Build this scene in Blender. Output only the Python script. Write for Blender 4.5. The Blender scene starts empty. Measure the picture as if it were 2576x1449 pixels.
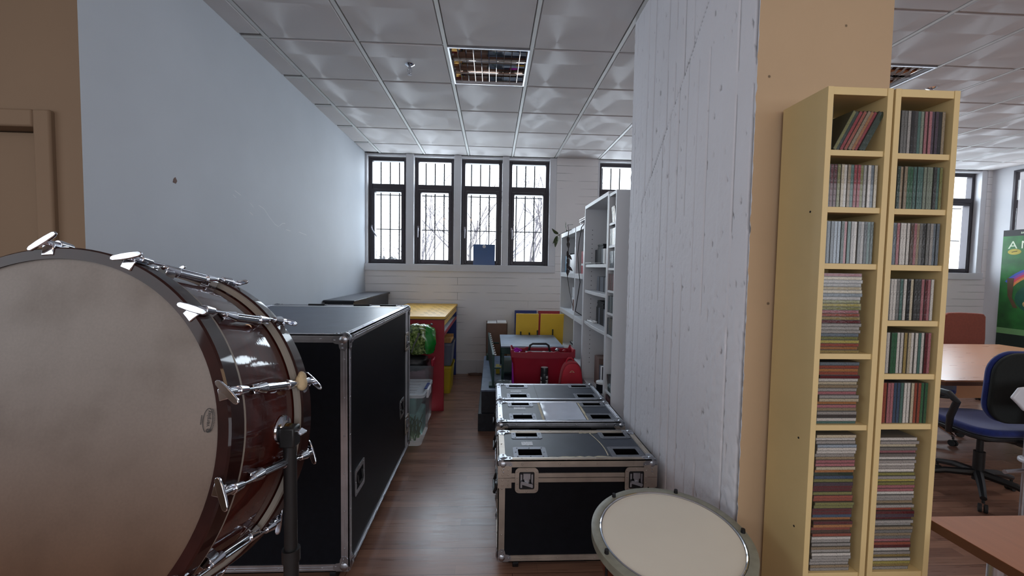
import bpy, math, random
from mathutils import Vector, Matrix, noise
PI = math.pi
rnd = random.Random(11)
COL = bpy.context.scene.collection
I4 = Matrix.Identity(4)
WM = {}                                   # world matrix of every object we make, by name


def lin(c):
    return tuple(((x / 12.92) if x <= 0.04045 else ((x + 0.055) / 1.055) ** 2.4) for x in c)


def rgb(r, g, b):
    return lin((r / 255, g / 255, b / 255))


# ------------------------------------------------------------------ mesh builder
class MB:
    def __init__(s, M=None):
        s.v, s.f, s.mi, s.cur, s.M = [], [], [], 0, M

    def add(s, vs, fs, M=None):
        o = len(s.v)
        for p in vs:
            p = Vector(p)
            if M is not None: p = M @ p
            if s.M is not None: p = s.M @ p
            s.v.append(p)
        for f in fs:
            s.f.append([i + o for i in f]); s.mi.append(s.cur)
        return s

    def bx(s, x0, x1, y0, y1, z0, z1, M=None):
        v = [(x, y, z) for z in (z0, z1) for y in (y0, y1) for x in (x0, x1)]
        return s.add(v, [(0, 2, 3, 1), (4, 5, 7, 6), (0, 1, 5, 4), (2, 6, 7, 3), (0, 4, 6, 2), (1, 3, 7, 5)], M)

    def quad(s, a, b, c, d, M=None):
        return s.add([a, b, c, d], [(0, 1, 2, 3)], M)

    def cyl(s, p0, p1, r0, r1=None, n=16, M=None):
        p0, p1 = Vector(p0), Vector(p1); r1 = r0 if r1 is None else r1
        d = (p1 - p0).normalized(); a = d.orthogonal().normalized(); b = d.cross(a)
        v = []
        for p, r in ((p0, r0), (p1, r1)):
            for i in range(n):
                t = 2 * PI * i / n; v.append(p + a * (r * math.cos(t)) + b * (r * math.sin(t)))
        f = [(i, (i + 1) % n, n + (i + 1) % n, n + i) for i in range(n)]
        f += [tuple(range(n - 1, -1, -1)), tuple(range(n, 2 * n))]
        return s.add(v, f, M)

    def tube(s, path, r, n=8, closed=False, M=None):
        P = [Vector(p) for p in path]; m = len(P); v = []; prev = None
        for i in range(m):
            if closed: d = P[(i + 1) % m] - P[i - 1]
            else: d = P[min(i + 1, m - 1)] - P[max(i - 1, 0)]
            d.normalize()
            a = d.orthogonal() if prev is None else (prev - d * prev.dot(d))
            a.normalize(); prev = a.copy(); b = d.cross(a)
            rr = r[i] if isinstance(r, (list, tuple)) else r
            for k in range(n):
                t = 2 * PI * k / n; v.append(P[i] + a * (rr * math.cos(t)) + b * (rr * math.sin(t)))
        f = []
        for i in range(m if closed else m - 1):
            j = (i + 1) % m
            for k in range(n):
                f.append((i * n + k, i * n + (k + 1) % n, j * n + (k + 1) % n, j * n + k))
        if not closed:
            f += [tuple(range(n - 1, -1, -1)), tuple((m - 1) * n + k for k in range(n))]
        return s.add(v, f, M)

    def lathe(s, prof, n=32, M=None, closed=False):
        """profile of (r, h) round local z"""
        v = []; m = len(prof)
        for r, h in prof:
            for i in range(n):
                t = 2 * PI * i / n; v.append((r * math.cos(t), r * math.sin(t), h))
        f = []
        for j in range(m if closed else m - 1):
            k = (j + 1) % m
            for i in range(n):
                f.append((j * n + i, j * n + (i + 1) % n, k * n + (i + 1) % n, k * n + i))
        if not closed:
            if prof[0][0] > 1e-6: f.append(tuple(range(n - 1, -1, -1)))
            if prof[-1][0] > 1e-6: f.append(tuple((m - 1) * n + i for i in range(n)))
        return s.add(v, f, M)

    def prism(s, poly, h0, h1, M=None):
        n = len(poly)
        v = [(x, y, h0) for x, y in poly] + [(x, y, h1) for x, y in poly]
        f = [tuple(range(n - 1, -1, -1)), tuple(range(n, 2 * n))] + [(i, (i + 1) % n, n + (i + 1) % n, n + i) for i in range(n)]
        return s.add(v, f, M)

    def sph(s, c, r, n=12, m=8, sc=(1, 1, 1), M=None):
        v = []; c = Vector(c)
        for j in range(m + 1):
            a = PI * j / m
            for i in range(n):
                t = 2 * PI * i / n
                v.append(c + Vector((sc[0] * r * math.sin(a) * math.cos(t), sc[1] * r * math.sin(a) * math.sin(t), sc[2] * r * math.cos(a))))
        f = [(j * n + i, (j + 1) * n + i, (j + 1) * n + (i + 1) % n, j * n + (i + 1) % n) for j in range(m) for i in range(n)]
        return s.add(v, f, M)

    def holes(s, x0, x1, y0, y1, z, hs, M=None):
        """a flat plate at z with rectangular holes"""
        xs = sorted({x0, x1, *[h[0] for h in hs], *[h[1] for h in hs]}); ys = sorted({y0, y1, *[h[2] for h in hs], *[h[3] for h in hs]})
        for i in range(len(xs) - 1):
            for j in range(len(ys) - 1):
                cx, cy = (xs[i] + xs[i + 1]) / 2, (ys[j] + ys[j + 1]) / 2
                if any(h[0] < cx < h[1] and h[2] < cy < h[3] for h in hs): continue
                s.quad((xs[i], ys[j], z), (xs[i + 1], ys[j], z), (xs[i + 1], ys[j + 1], z), (xs[i], ys[j + 1], z), M)
        return s

    def ring(s, outer, inner, h0, h1, M=None):
        n = len(outer)
        v = [(x, y, h) for h in (h0, h1) for P in (outer, inner) for x, y in P]
        f = []
        for i in range(n):
            j = (i + 1) % n
            f += [(i, j, n + j, n + i)[::-1], (2 * n + i, 2 * n + j, 3 * n + j, 3 * n + i), (i, j, 2 * n + j, 2 * n + i), (n + i, n + j, 3 * n + j, 3 * n + i)[::-1]]
        return s.add(v, f, M)

    def mesh(s, name, mats, smooth=True, angle=38, inv=None):
        me = bpy.data.meshes.new(name)
        v = s.v if inv is None else [inv @ p for p in s.v]
        me.from_pydata([tuple(p) for p in v], [], s.f); me.update()
        for m in (mats if isinstance(mats, (list, tuple)) else [mats]): me.materials.append(m)
        if any(s.mi): me.polygons.foreach_set('material_index', s.mi)
        if smooth:
            me.polygons.foreach_set('use_smooth', [True] * len(me.polygons)); me.set_sharp_from_angle(angle=math.radians(angle))
        return me

    def build(s, name, mats, parent=None, smooth=True, bevel=0, angle=38, seg=2):
        base = WM[parent.name] if parent is not None else None
        inv = base.inverted() if base is not None else None
        if base is None:                                  # a thing of one mesh: its origin at the middle of its base
            xs = [p.x for p in s.v]; ys = [p.y for p in s.v]; zs = [p.z for p in s.v]
            base = Matrix.Translation(((min(xs) + max(xs)) / 2, (min(ys) + max(ys)) / 2, min(zs))); inv = base.inverted()
        o = bpy.data.objects.new(name, s.mesh(name, mats, smooth, angle, inv)); COL.objects.link(o)
        if parent is not None: o.parent = parent
        else: o.matrix_world = base
        WM[o.name] = base
        if bevel:
            b = o.modifiers.new('bevel', 'BEVEL'); b.width = bevel; b.segments = seg; b.limit_method = 'ANGLE'; b.angle_limit = math.radians(40)
        return o


def rrect(w, h, r, k=4, cx=0, cy=0):
    out = []
    for sx, sy, a0 in ((1, 1, 0), (-1, 1, 90), (-1, -1, 180), (1, -1, 270)):
        for i in range(k + 1):
            a = math.radians(a0 + 90 * i / k); out.append((cx + sx * (w / 2 - r) + r * math.cos(a), cy + sy * (h / 2 - r) + r * math.sin(a)))
    return out


def tag(o, label, cat, group=None, kind=None):
    if label: o['label'] = label
    if cat: o['category'] = cat
    if group: o['group'] = group
    if kind: o['kind'] = kind
    return o


def thing(name, label, cat, loc=(0, 0, 0), M=None, group=None):
    o = bpy.data.objects.new(name, None); COL.objects.link(o); o.empty_display_size = .05
    m = Matrix.Translation(loc) if M is None else M
    o.matrix_world = m; WM[o.name] = m.copy()
    return tag(o, label, cat, group)


def struct(o):
    o['kind'] = 'structure'; return o


def copy_tree(o, M=None, parent=None):
    c = o.copy(); COL.objects.link(c)
    if parent is not None: c.parent = parent
    if M is not None: c.matrix_world = M; WM[c.name] = M.copy()
    else: WM[c.name] = WM.get(parent.name, I4) if parent is not None else I4
    for ch in list(o.children): copy_tree(ch, None, c)
    return c


def lettering(name, body, size, M, mat, parent, depth=.0006, align='CENTER', squash=1.0):
    cu = bpy.data.curves.new(name, 'FONT'); cu.body = body; cu.size = size; cu.align_x = align; cu.align_y = 'CENTER'; cu.extrude = depth
    t = bpy.data.objects.new(name, cu); COL.objects.link(t)
    bpy.context.view_layer.update()
    me = bpy.data.meshes.new_from_object(t.evaluated_get(bpy.context.evaluated_depsgraph_get()))
    bpy.data.objects.remove(t)
    me.transform(WM[parent.name].inverted() @ M @ Matrix.Diagonal((squash, 1, 1, 1)))
    me.materials.clear(); me.materials.append(mat)
    o = bpy.data.objects.new(name, me); COL.objects.link(o); o.parent = parent; WM[o.name] = WM[parent.name]
    return o


# ------------------------------------------------------------------ materials
def newmat(name):
    m = bpy.data.materials.new(name); m.use_nodes = True; nt = m.node_tree; nt.nodes.clear()
    out = nt.nodes.new('ShaderNodeOutputMaterial')
    return m, nt, out


def N(nt, typ, **kw):
    n = nt.nodes.new('ShaderNode' + typ)
    for k, v in kw.items():
        if k.startswith('i_'): n.inputs[int(k[2:]) if k[2:].isdigit() else k[2:].replace('_', ' ')].default_value = v
        else: setattr(n, k, v)
    return n


def mat(name, col, rough=.5, metal=0, var=.12, scale=6, bump=0, bscale=60, coat=0, spec=.5, stretch=(1, 1, 1), sheen=0, emit=0, alpha=1, trans=0, detail=4):
    m, nt, out = newmat(name); L = nt.links.new
    p = N(nt, 'BsdfPrincipled'); L(p.outputs[0], out.inputs[0])
    tc = N(nt, 'TexCoord'); mp = N(nt, 'Mapping'); mp.inputs['Scale'].default_value = stretch; L(tc.outputs['Object'], mp.inputs[0])
    no = N(nt, 'TexNoise'); no.inputs['Scale'].default_value = scale; no.inputs['Detail'].default_value = detail; L(mp.outputs[0], no.inputs['Vector'])
    cr = N(nt, 'MapRange'); cr.inputs['From Min'].default_value = .3; cr.inputs['From Max'].default_value = .7
    cr.inputs['To Min'].default_value = 1 - var; cr.inputs['To Max'].default_value = 1 + var; L(no.outputs['Fac'], cr.inputs['Value'])
    mx = N(nt, 'VectorMath', operation='SCALE'); mx.inputs[0].default_value = col[:3]; L(cr.outputs[0], mx.inputs['Scale']); L(mx.outputs[0], p.inputs['Base Color'])
    p.inputs['Metallic'].default_value = metal; p.inputs['Specular IOR Level'].default_value = spec
    if metal or coat:
        rr = N(nt, 'MapRange'); rr.inputs['To Min'].default_value = rough * .75; rr.inputs['To Max'].default_value = min(1, rough * 1.25); L(no.outputs['Fac'], rr.inputs['Value']); L(rr.outputs[0], p.inputs['Roughness'])
    else: p.inputs['Roughness'].default_value = rough
    if coat: p.inputs['Coat Weight'].default_value = coat; p.inputs['Coat Roughness'].default_value = .045
    if sheen: p.inputs['Sheen Weight'].default_value = sheen
    if trans: p.inputs['Transmission Weight'].default_value = trans
    if alpha < 1: p.inputs['Alpha'].default_value = alpha
    if bump:
        nb = N(nt, 'TexNoise'); nb.inputs['Scale'].default_value = bscale; nb.inputs['Detail'].default_value = 5; L(mp.outputs[0], nb.inputs['Vector'])
        b = N(nt, 'Bump'); b.inputs['Strength'].default_value = bump; b.inputs['Distance'].default_value = .004; L(nb.outputs['Fac'], b.inputs['Height']); L(b.outputs[0], p.inputs['Normal'])
        if coat: L(b.outputs[0], p.inputs['Coat Normal'])
    return m


def ramp(nt, fac, stops):
    r = N(nt, 'ValToRGB'); e = r.color_ramp.elements
    while len(e) < len(stops): e.new(.5)
    for k, (pos, c) in enumerate(stops): e[k].position = pos; e[k].color = (*c[:3], 1)
    nt.links.new(fac, r.inputs[0]); return r


M = {}
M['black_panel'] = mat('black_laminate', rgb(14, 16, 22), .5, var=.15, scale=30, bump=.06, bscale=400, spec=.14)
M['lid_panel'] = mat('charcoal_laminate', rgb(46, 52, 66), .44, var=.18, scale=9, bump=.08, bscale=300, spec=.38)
M['dish_zinc'] = mat('dull_dish_plate', rgb(118, 120, 128), .5, metal=.8, var=.12, scale=25)
M['alu'] = mat('brushed_aluminium', rgb(196, 197, 203), .36, metal=1, var=.1, scale=14, bump=.05, bscale=90)
M['alu_dull'] = mat('scuffed_aluminium', rgb(178, 168, 158), .45, metal=.85, var=.16, scale=10, bump=.06, bscale=60)
M['chrome'] = mat('chrome', rgb(215, 218, 226), .1, metal=1, var=.05, scale=20)
M['zinc'] = mat('zinc_plate', rgb(170, 172, 178), .34, metal=1, var=.12, scale=25)
M['dish_black'] = mat('black_dish', (.003, .003, .004), .8, var=.1, spec=.03)
M['dark_metal'] = mat('dark_metal', (.02, .02, .022), .4, metal=.6, var=.2)
M['black_plastic'] = mat('black_plastic', (.012, .012, .013), .45, var=.2, bump=.05, bscale=200)
M['rubber'] = mat('black_rubber', (.015, .015, .015), .75)
M['white_board'] = mat('white_laminate', rgb(206, 207, 210), .45, var=.03, scale=3)
M['cream_board'] = mat('cream_laminate', rgb(205, 181, 130), .5, var=.05, scale=4, bump=.03, bscale=150)
M['yellow_board'] = mat('yellow_painted_board', rgb(246, 196, 56), .5, var=.06, scale=4, bump=.03)
M['yellow_wood'] = mat('yellow_stained_wood', rgb(222, 172, 70), .42, var=.12, scale=6, stretch=(1, 7, 1))
M['red_board'] = mat('red_painted_board', rgb(150, 18, 38), .5, var=.08, scale=4)
M['blue_board'] = mat('blue_painted_board', rgb(24, 44, 112), .5, var=.08, scale=4)
M['blue_card'] = mat('blue_card', rgb(24, 74, 128), .35, var=.08, scale=6, coat=.3)
M['big_lid'] = mat('blue_grey_laminate', rgb(74, 82, 102), .4, var=.12, scale=9, bump=.06, bscale=300)  # black case top tinted lighter and bluer: grazing reflection put into its colour
M['red_plastic'] = mat('red_plastic', rgb(152, 17, 42), .38, var=.1, scale=5)
M['red_nylon'] = mat('red_nylon', rgb(196, 28, 50), .55, var=.12, scale=9, bump=.25, bscale=350, sheen=.3)
M['red_seam'] = mat('red_piping', rgb(140, 14, 34), .5)
M['green_metal'] = mat('dark_green_metal', rgb(18, 54, 50), .42, var=.2, scale=8, metal=.2)
M['grey_top'] = mat('worn_grey_top', rgb(126, 140, 158), .42, var=.2, scale=7, bump=.05, detail=8)
M['navy_box'] = mat('dark_painted_box', rgb(26, 30, 38), .55, var=.5, scale=22, bump=.2, bscale=80)
M['navy_top'] = mat('worn_blue_grey_top', rgb(92, 106, 128), .45, var=.25, scale=14, bump=.1, detail=8)
M['cardboard'] = mat('brown_cardboard', rgb(112, 88, 80), .8, var=.12, scale=7, bump=.08)
M['paper'] = mat('white_paper', rgb(226, 226, 226), .6, var=.03)
M['cabinet_black'] = mat('black_cabinet', rgb(22, 22, 30), .35, var=.15, scale=8, coat=.2)
M['cabinet_top'] = mat('grey_cabinet_top', rgb(88, 88, 94), .4, var=.1, scale=8)
M['frame_brown'] = mat('dark_window_frame', rgb(48, 42, 48), .4, metal=.2, var=.15, scale=12)
M['bar_metal'] = mat('window_bar', rgb(46, 46, 52), .6, var=.2, scale=20)
M['handle_grey'] = mat('grey_handle', rgb(120, 118, 124), .35, metal=.7)
M['desk_wood'] = mat('beech_table_top', rgb(186, 130, 92), .3, var=.09, scale=5, stretch=(1, 9, 1), coat=.1)
M['desk_near'] = mat('beech_desk_top', rgb(158, 100, 66), .6, var=.06, scale=5, stretch=(9, 1, 1))
M['desk_edge'] = mat('brown_desk_edge', rgb(96, 58, 36), .5, var=.1)
M['terracotta'] = mat('terracotta_fabric', rgb(136, 66, 48), .85, var=.1, scale=40, bump=.2, bscale=500, sheen=.2)
M['blue_fabric'] = mat('blue_fabric', rgb(12, 34, 104), .9, var=.15, scale=60, bump=.25, bscale=600, sheen=.3)
M['drum_wood'] = mat('mahogany_lacquer', rgb(66, 21, 13), .5, var=.4, scale=5, stretch=(1, 5, 1), coat=1, spec=.1, bump=.05, bscale=9)
M['hoop_wood'] = mat('dark_hoop_lacquer', rgb(40, 16, 13), .5, var=.45, scale=9, coat=.5, spec=.1)
M['hoop_strip'] = mat('grey_hoop_edge', rgb(150, 142, 132), .45, var=.1)
M['copper'] = mat('brown_copper_bowl', rgb(112, 54, 34), .35, metal=.6, var=.2, scale=6)
M['timp_rim'] = mat('grey_green_rim', rgb(130, 130, 117), .45, var=.12, scale=40, bump=.08, bscale=200)
M['timp_head'] = mat('cream_drum_skin', rgb(214, 208, 194), .5, var=.04, scale=3)
M['ink'] = mat('black_ink', (.012, .01, .01), .6, var=.05)
M['tape'] = mat('cream_tape', rgb(206, 184, 146), .7, var=.15, scale=40, bump=.3, bscale=120)
M['green_bag'] = None
M['leaf'] = mat('plant_leaf', rgb(70, 82, 50), .5, var=.3, scale=30)
M['dry_leaf'] = mat('dry_leaf', rgb(60, 50, 48), .7, var=.3, scale=30)
M['cable'] = mat('dark_cable', rgb(40, 38, 40), .5)
M['bark'] = mat('bare_bark', rgb(118, 112, 116), .9, var=.2, scale=12)
M['bush'] = mat('far_bush', rgb(112, 114, 106), .9, var=.35, scale=6)
M['ground_out'] = mat('outside_ground', rgb(80, 78, 72), .9)
M['purple'] = mat('purple_plastic', rgb(170, 30, 170), .4)
M['yellow_plastic'] = mat('yellow_plastic', rgb(196, 172, 40), .45, var=.1)
M['wood_tray'] = mat('pale_wood', rgb(176, 128, 70), .5, var=.15, stretch=(8, 1, 1))
M['skin_white'] = mat('white_plastic', rgb(214, 214, 220), .4, var=.04)
M['brass'] = mat('brass', rgb(186, 150, 80), .25, metal=1, var=.1)
M['spray_black'] = mat('spray_can_black', (.02, .022, .025), .35, var=.1)
M['binder_red'] = mat('red_binder', rgb(150, 26, 42), .5, var=.1)
M['binder_blue'] = mat('blue_binder', rgb(90, 140, 170), .5, var=.1)
M['dvd_black'] = mat('black_case', rgb(22, 22, 28), .6, var=.2, spec=.2)
M['grey_case'] = mat('grey_case', rgb(92, 96, 106), .6, var=.15, spec=.25)


def clear_plastic(name, tint, alpha, rough=.25):
    m, nt, out = newmat(name); L = nt.links.new
    tr = N(nt, 'BsdfTransparent'); tr.inputs[0].default_value = (*[.6 + .4 * t for t in tint], 1)
    p = N(nt, 'BsdfPrincipled'); p.inputs['Base Color'].default_value = (*tint, 1); p.inputs['Roughness'].default_value = rough
    no = N(nt, 'TexNoise'); no.inputs['Scale'].default_value = 9; tc = N(nt, 'TexCoord'); L(tc.outputs['Object'], no.inputs['Vector'])
    mr = N(nt, 'MapRange'); mr.inputs['To Min'].default_value = alpha - .1; mr.inputs['To Max'].default_value = alpha + .1; L(no.outputs['Fac'], mr.inputs['Value'])
    mx = N(nt, 'MixShader'); L(mr.outputs[0], mx.inputs[0]); L(tr.outputs[0], mx.inputs[1]); L(p.outputs[0], mx.inputs[2]); L(mx.outputs[0], out.inputs[0])
    return m


M['clear_box'] = clear_plastic('clear_plastic_box', rgb(170, 174, 178), .24)
M['clear_lid'] = clear_plastic('clear_plastic_lid', rgb(205, 208, 212), .72)
M['grey_box'] = clear_plastic('smoky_plastic_box', rgb(120, 128, 144), .7)
M['sleeve'] = clear_plastic('clear_sleeve', rgb(215, 222, 230), .5, .12)
M['jar_glass'] = clear_plastic('jar_glass', rgb(150, 165, 170), .45, .08)


def glass_mat():
    m, nt, out = newmat('window_glass'); L = nt.links.new
    tr = N(nt, 'BsdfTransparent'); tr.inputs[0].default_value = (.96, .98, .98, 1); g = N(nt, 'BsdfGlossy'); g.inputs['Roughness'].default_value = .03
    mx = N(nt, 'MixShader'); mx.inputs[0].default_value = .05; L(tr.outputs[0], mx.inputs[1]); L(g.outputs[0], mx.inputs[2]); L(mx.outputs[0], out.inputs[0])
    return m


M['glass'] = glass_mat()


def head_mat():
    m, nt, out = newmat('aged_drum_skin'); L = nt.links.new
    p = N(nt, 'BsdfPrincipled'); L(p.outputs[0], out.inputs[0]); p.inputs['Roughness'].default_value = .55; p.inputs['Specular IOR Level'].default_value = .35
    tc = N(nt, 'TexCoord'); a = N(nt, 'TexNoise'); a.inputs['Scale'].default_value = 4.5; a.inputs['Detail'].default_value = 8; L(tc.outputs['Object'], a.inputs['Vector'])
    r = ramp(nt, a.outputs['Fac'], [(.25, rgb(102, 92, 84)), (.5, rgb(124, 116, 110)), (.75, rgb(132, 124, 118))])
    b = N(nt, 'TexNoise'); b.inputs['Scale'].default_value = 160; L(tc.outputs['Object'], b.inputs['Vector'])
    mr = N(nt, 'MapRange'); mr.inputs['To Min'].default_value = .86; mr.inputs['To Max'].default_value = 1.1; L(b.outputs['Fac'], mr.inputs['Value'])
    s = N(nt, 'VectorMath', operation='SCALE'); L(r.outputs[0], s.inputs[0]); L(mr.outputs[0], s.inputs['Scale']); sz = N(nt, 'SeparateXYZ'); L(tc.outputs['Object'], sz.inputs[0])           # light falloff painted into the colour: browner and darker low on the skin
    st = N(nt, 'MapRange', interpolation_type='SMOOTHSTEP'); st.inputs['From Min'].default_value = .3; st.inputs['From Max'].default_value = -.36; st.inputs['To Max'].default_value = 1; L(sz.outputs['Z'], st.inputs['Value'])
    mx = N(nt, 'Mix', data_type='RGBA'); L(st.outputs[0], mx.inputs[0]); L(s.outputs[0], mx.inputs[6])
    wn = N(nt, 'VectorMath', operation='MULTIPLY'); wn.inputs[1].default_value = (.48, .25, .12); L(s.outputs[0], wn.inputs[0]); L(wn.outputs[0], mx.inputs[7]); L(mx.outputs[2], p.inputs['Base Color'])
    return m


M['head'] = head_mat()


def floor_mat():
    m, nt, out = newmat('laminate_planks'); L = nt.links.new
    p = N(nt, 'BsdfPrincipled'); L(p.outputs[0], out.inputs[0])
    tc = N(nt, 'TexCoord')
    def brick(w, h, c1, c2, mort, ms):
        b = N(nt, 'TexBrick'); b.offset = .37; b.offset_frequency = 2
        b.inputs['Color1'].default_value = (*c1, 1); b.inputs['Color2'].default_value = (*c2, 1); b.inputs['Mortar'].default_value = (*mort, 1)
        b.inputs['Scale'].default_value = 1; b.inputs['Brick Width'].default_value = w; b.inputs['Row Height'].default_value = h; b.inputs['Mortar Size'].default_value = ms
        L(tc.outputs['Object'], b.inputs['Vector']); return b
    strips = brick(.41, .0645, rgb(122, 88, 74), rgb(156, 116, 96), rgb(112, 82, 72), .0006)
    planks = brick(1.29, .1935, (1, 1, 1), (1, 1, 1), (.32, .28, .26), .0016)
    mp = N(nt, 'Mapping'); mp.inputs['Scale'].default_value = (1.6, 26, 1); L(tc.outputs['Object'], mp.inputs[0])
    g = N(nt, 'TexNoise'); g.inputs['Scale'].default_value = 2.2; g.inputs['Detail'].default_value = 7; L(mp.outputs[0], g.inputs['Vector'])
    mr = N(nt, 'MapRange'); mr.inputs['From Min'].default_value = .25; mr.inputs['From Max'].default_value = .75; mr.inputs['To Min'].default_value = .74; mr.inputs['To Max'].default_value = 1.2; L(g.outputs['Fac'], mr.inputs['Value'])
    m1 = N(nt, 'VectorMath', operation='MULTIPLY'); L(strips.outputs['Color'], m1.inputs[0]); L(planks.outputs['Color'], m1.inputs[1])
    m2 = N(nt, 'VectorMath', operation='SCALE'); L(m1.outputs[0], m2.inputs[0]); L(mr.outputs[0], m2.inputs['Scale']); L(m2.outputs[0], p.inputs['Base Color'])
    rr = N(nt, 'MapRange'); rr.inputs['To Min'].default_value = .2; rr.inputs['To Max'].default_value = .4; L(g.outputs['Fac'], rr.inputs['Value']); L(rr.outputs[0], p.inputs['Roughness'])
    b = N(nt, 'Bump'); b.inputs['Strength'].default_value = .25; b.inputs['Distance'].default_value = .002; L(planks.outputs['Fac'], b.inputs['Height']); b.invert = True; L(b.outputs[0], p.inputs['Normal'])
    return m


M['floor'] = floor_mat()


def tile_mat():
    """brushed ceiling tile: concentric brushing makes an anisotropic sheen"""
    m, nt, out = newmat('brushed_ceiling_tile'); L = nt.links.new
    tc = N(nt, 'TexCoord'); sub = N(nt, 'VectorMath', operation='SUBTRACT'); sub.inputs[1].default_value = (-1.548, 2.976, 0); L(tc.outputs['Object'], sub.inputs[0])
    dv = N(nt, 'VectorMath', operation='SCALE'); dv.inputs['Scale'].default_value = 1 / .6; L(sub.outputs[0], dv.inputs[0])
    fr = N(nt, 'VectorMath', operation='FRACTION'); L(dv.outputs[0], fr.inputs[0])
    ce = N(nt, 'VectorMath', operation='SUBTRACT'); ce.inputs[1].default_value = (.5, .5, 0); L(fr.outputs[0], ce.inputs[0])
    cr = N(nt, 'VectorMath', operation='CROSS_PRODUCT'); cr.inputs[1].default_value = (0, 0, 1); L(ce.outputs[0], cr.inputs[0])
    nm = N(nt, 'VectorMath', operation='NORMALIZE'); L(cr.outputs[0], nm.inputs[0])
    d = N(nt, 'BsdfDiffuse'); d.inputs[0].default_value = (*rgb(200, 196, 196), 1)
    g = N(nt, 'BsdfAnisotropic'); g.inputs['Color'].default_value = (*rgb(205, 204, 206), 1); g.inputs['Roughness'].default_value = .54; g.inputs['Anisotropy'].default_value = -.8; L(nm.outputs[0], g.inputs['Tangent'])
    mx = N(nt, 'MixShader'); mx.inputs[0].default_value = .14; L(d.outputs[0], mx.inputs[1]); L(g.outputs[0], mx.inputs[2]); L(mx.outputs[0], out.inputs[0])
    return m


M['tile'] = tile_mat()
M['tee'] = mat('ceiling_tee', rgb(196, 197, 196), .5, var=.03)


def wall_mat(name, col, mode=None, bump=.15, scale=18, var=.04):
    m, nt, out = newmat(name); L = nt.links.new
    p = N(nt, 'BsdfPrincipled'); L(p.outputs[0], out.inputs[0]); p.inputs['Roughness'].default_value = .75; p.inputs['Specular IOR Level'].default_value = .25
    tc = N(nt, 'TexCoord'); a = N(nt, 'TexNoise'); a.inputs['Scale'].default_value = 1.6; a.inputs['Detail'].default_value = 6; L(tc.outputs['Object'], a.inputs['Vector'])
    mr = N(nt, 'MapRange'); mr.inputs['From Min'].default_value = .3; mr.inputs['From Max'].default_value = .7; mr.inputs['To Min'].default_value = 1 - var; mr.inputs['To Max'].default_value = 1 + var; L(a.outputs['Fac'], mr.inputs['Value'])
    s = N(nt, 'VectorMath', operation='SCALE'); s.inputs[0].default_value = col; L(mr.outputs[0], s.inputs['Scale']); last = s.outputs[0]
    b = N(nt, 'TexNoise'); b.inputs['Scale'].default_value = scale; b.inputs['Detail'].default_value = 8; L(tc.outputs['Object'], b.inputs['Vector'])
    bp = N(nt, 'Bump'); bp.inputs['Strength'].default_value = bump; bp.inputs['Distance'].default_value = .006; L(b.outputs['Fac'], bp.inputs['Height']); nrm = bp
    if mode == 'boards':                      # shuttering-board joints across the painted concrete
        mp = N(nt, 'Mapping'); mp.inputs['Rotation'].default_value = (math.radians(-90), 0, 0); L(tc.outputs['Object'], mp.inputs[0])
        wv = N(nt, 'TexNoise'); wv.inputs['Scale'].default_value = 1.3; L(tc.outputs['Object'], wv.inputs['Vector'])
        ad = N(nt, 'VectorMath', operation='MULTIPLY_ADD'); ad.inputs[1].default_value = (0, .02, 0); L(wv.outputs['Color'], ad.inputs[0]); L(mp.outputs[0], ad.inputs[2])
        k = N(nt, 'TexBrick'); k.offset = .43; k.inputs['Scale'].default_value = 1; k.inputs['Brick Width'].default_value = 2.3; k.inputs['Row Height'].default_value = .105; k.inputs['Mortar Size'].default_value = .0032; k.inputs['Mortar Smooth'].default_value = .3
        L(ad.outputs[0], k.inputs['Vector'])
        gap = N(nt, 'TexNoise'); gap.inputs['Scale'].default_value = 2.6; L(tc.outputs['Object'], gap.inputs['Vector'])
        gm = N(nt, 'MapRange'); gm.inputs['From Min'].default_value = .42; gm.inputs['From Max'].default_value = .6; L(gap.outputs['Fac'], gm.inputs['Value'])
        h = N(nt, 'Math', operation='MULTIPLY'); L(k.outputs['Fac'], h.inputs[0]); L(gm.outputs[0], h.inputs[1])
        b2 = N(nt, 'Bump'); b2.inputs['Strength'].default_value = .9; b2.inputs['Distance'].default_value = .006; b2.invert = True; L(h.outputs[0], b2.inputs['Height']); L(bp.outputs[0], b2.inputs['Normal']); nrm = b2
        dk = N(nt, 'MapRange'); dk.inputs['To Min'].default_value = 1; dk.inputs['To Max'].default_value = .6; L(h.outputs[0], dk.inputs['Value'])
        s2 = N(nt, 'VectorMath', operation='SCALE'); L(last, s2.inputs[0]); L(dk.outputs[0], s2.inputs['Scale']); last = s2.outputs[0]
    if mode == 'grime':                       # shade painted into the recessed joints of the shuttering relief
        sx_ = N(nt, 'SeparateXYZ'); L(tc.outputs['Object'], sx_.inputs[0])
        gr = N(nt, 'MapRange'); gr.inputs['From Min'].default_value = -.2255; gr.inputs['From Max'].default_value = -.2205; gr.inputs['To Min'].default_value = 1; gr.inputs['To Max'].default_value = .42; L(sx_.outputs['X'], gr.inputs['Value'])
        s2 = N(nt, 'VectorMath', operation='SCALE'); L(last, s2.inputs[0]); L(gr.outputs[0], s2.inputs['Scale']); last = s2.outputs[0]
    if mode == 'pits':                        # small air holes in cast concrete
        v = N(nt, 'TexVoronoi'); v.inputs['Scale'].default_value = 9; v.inputs['Randomness'].default_value = 1; L(tc.outputs['Object'], v.inputs['Vector'])
        th = N(nt, 'MapRange'); th.inputs['From Min'].default_value = .03; th.inputs['From Max'].default_value = .055; th.inputs['To Min'].default_value = .35; th.inputs['To Max'].default_value = 1; L(v.outputs['Distance'], th.inputs['Value'])
        s2 = N(nt, 'VectorMath', operation='SCALE'); L(last, s2.inputs[0]); L(th.outputs[0], s2.inputs['Scale']); last = s2.outputs[0]
    L(last, p.inputs['Base Color']); L(nrm.outputs[0], p.inputs['Normal'])
    return m


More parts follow.
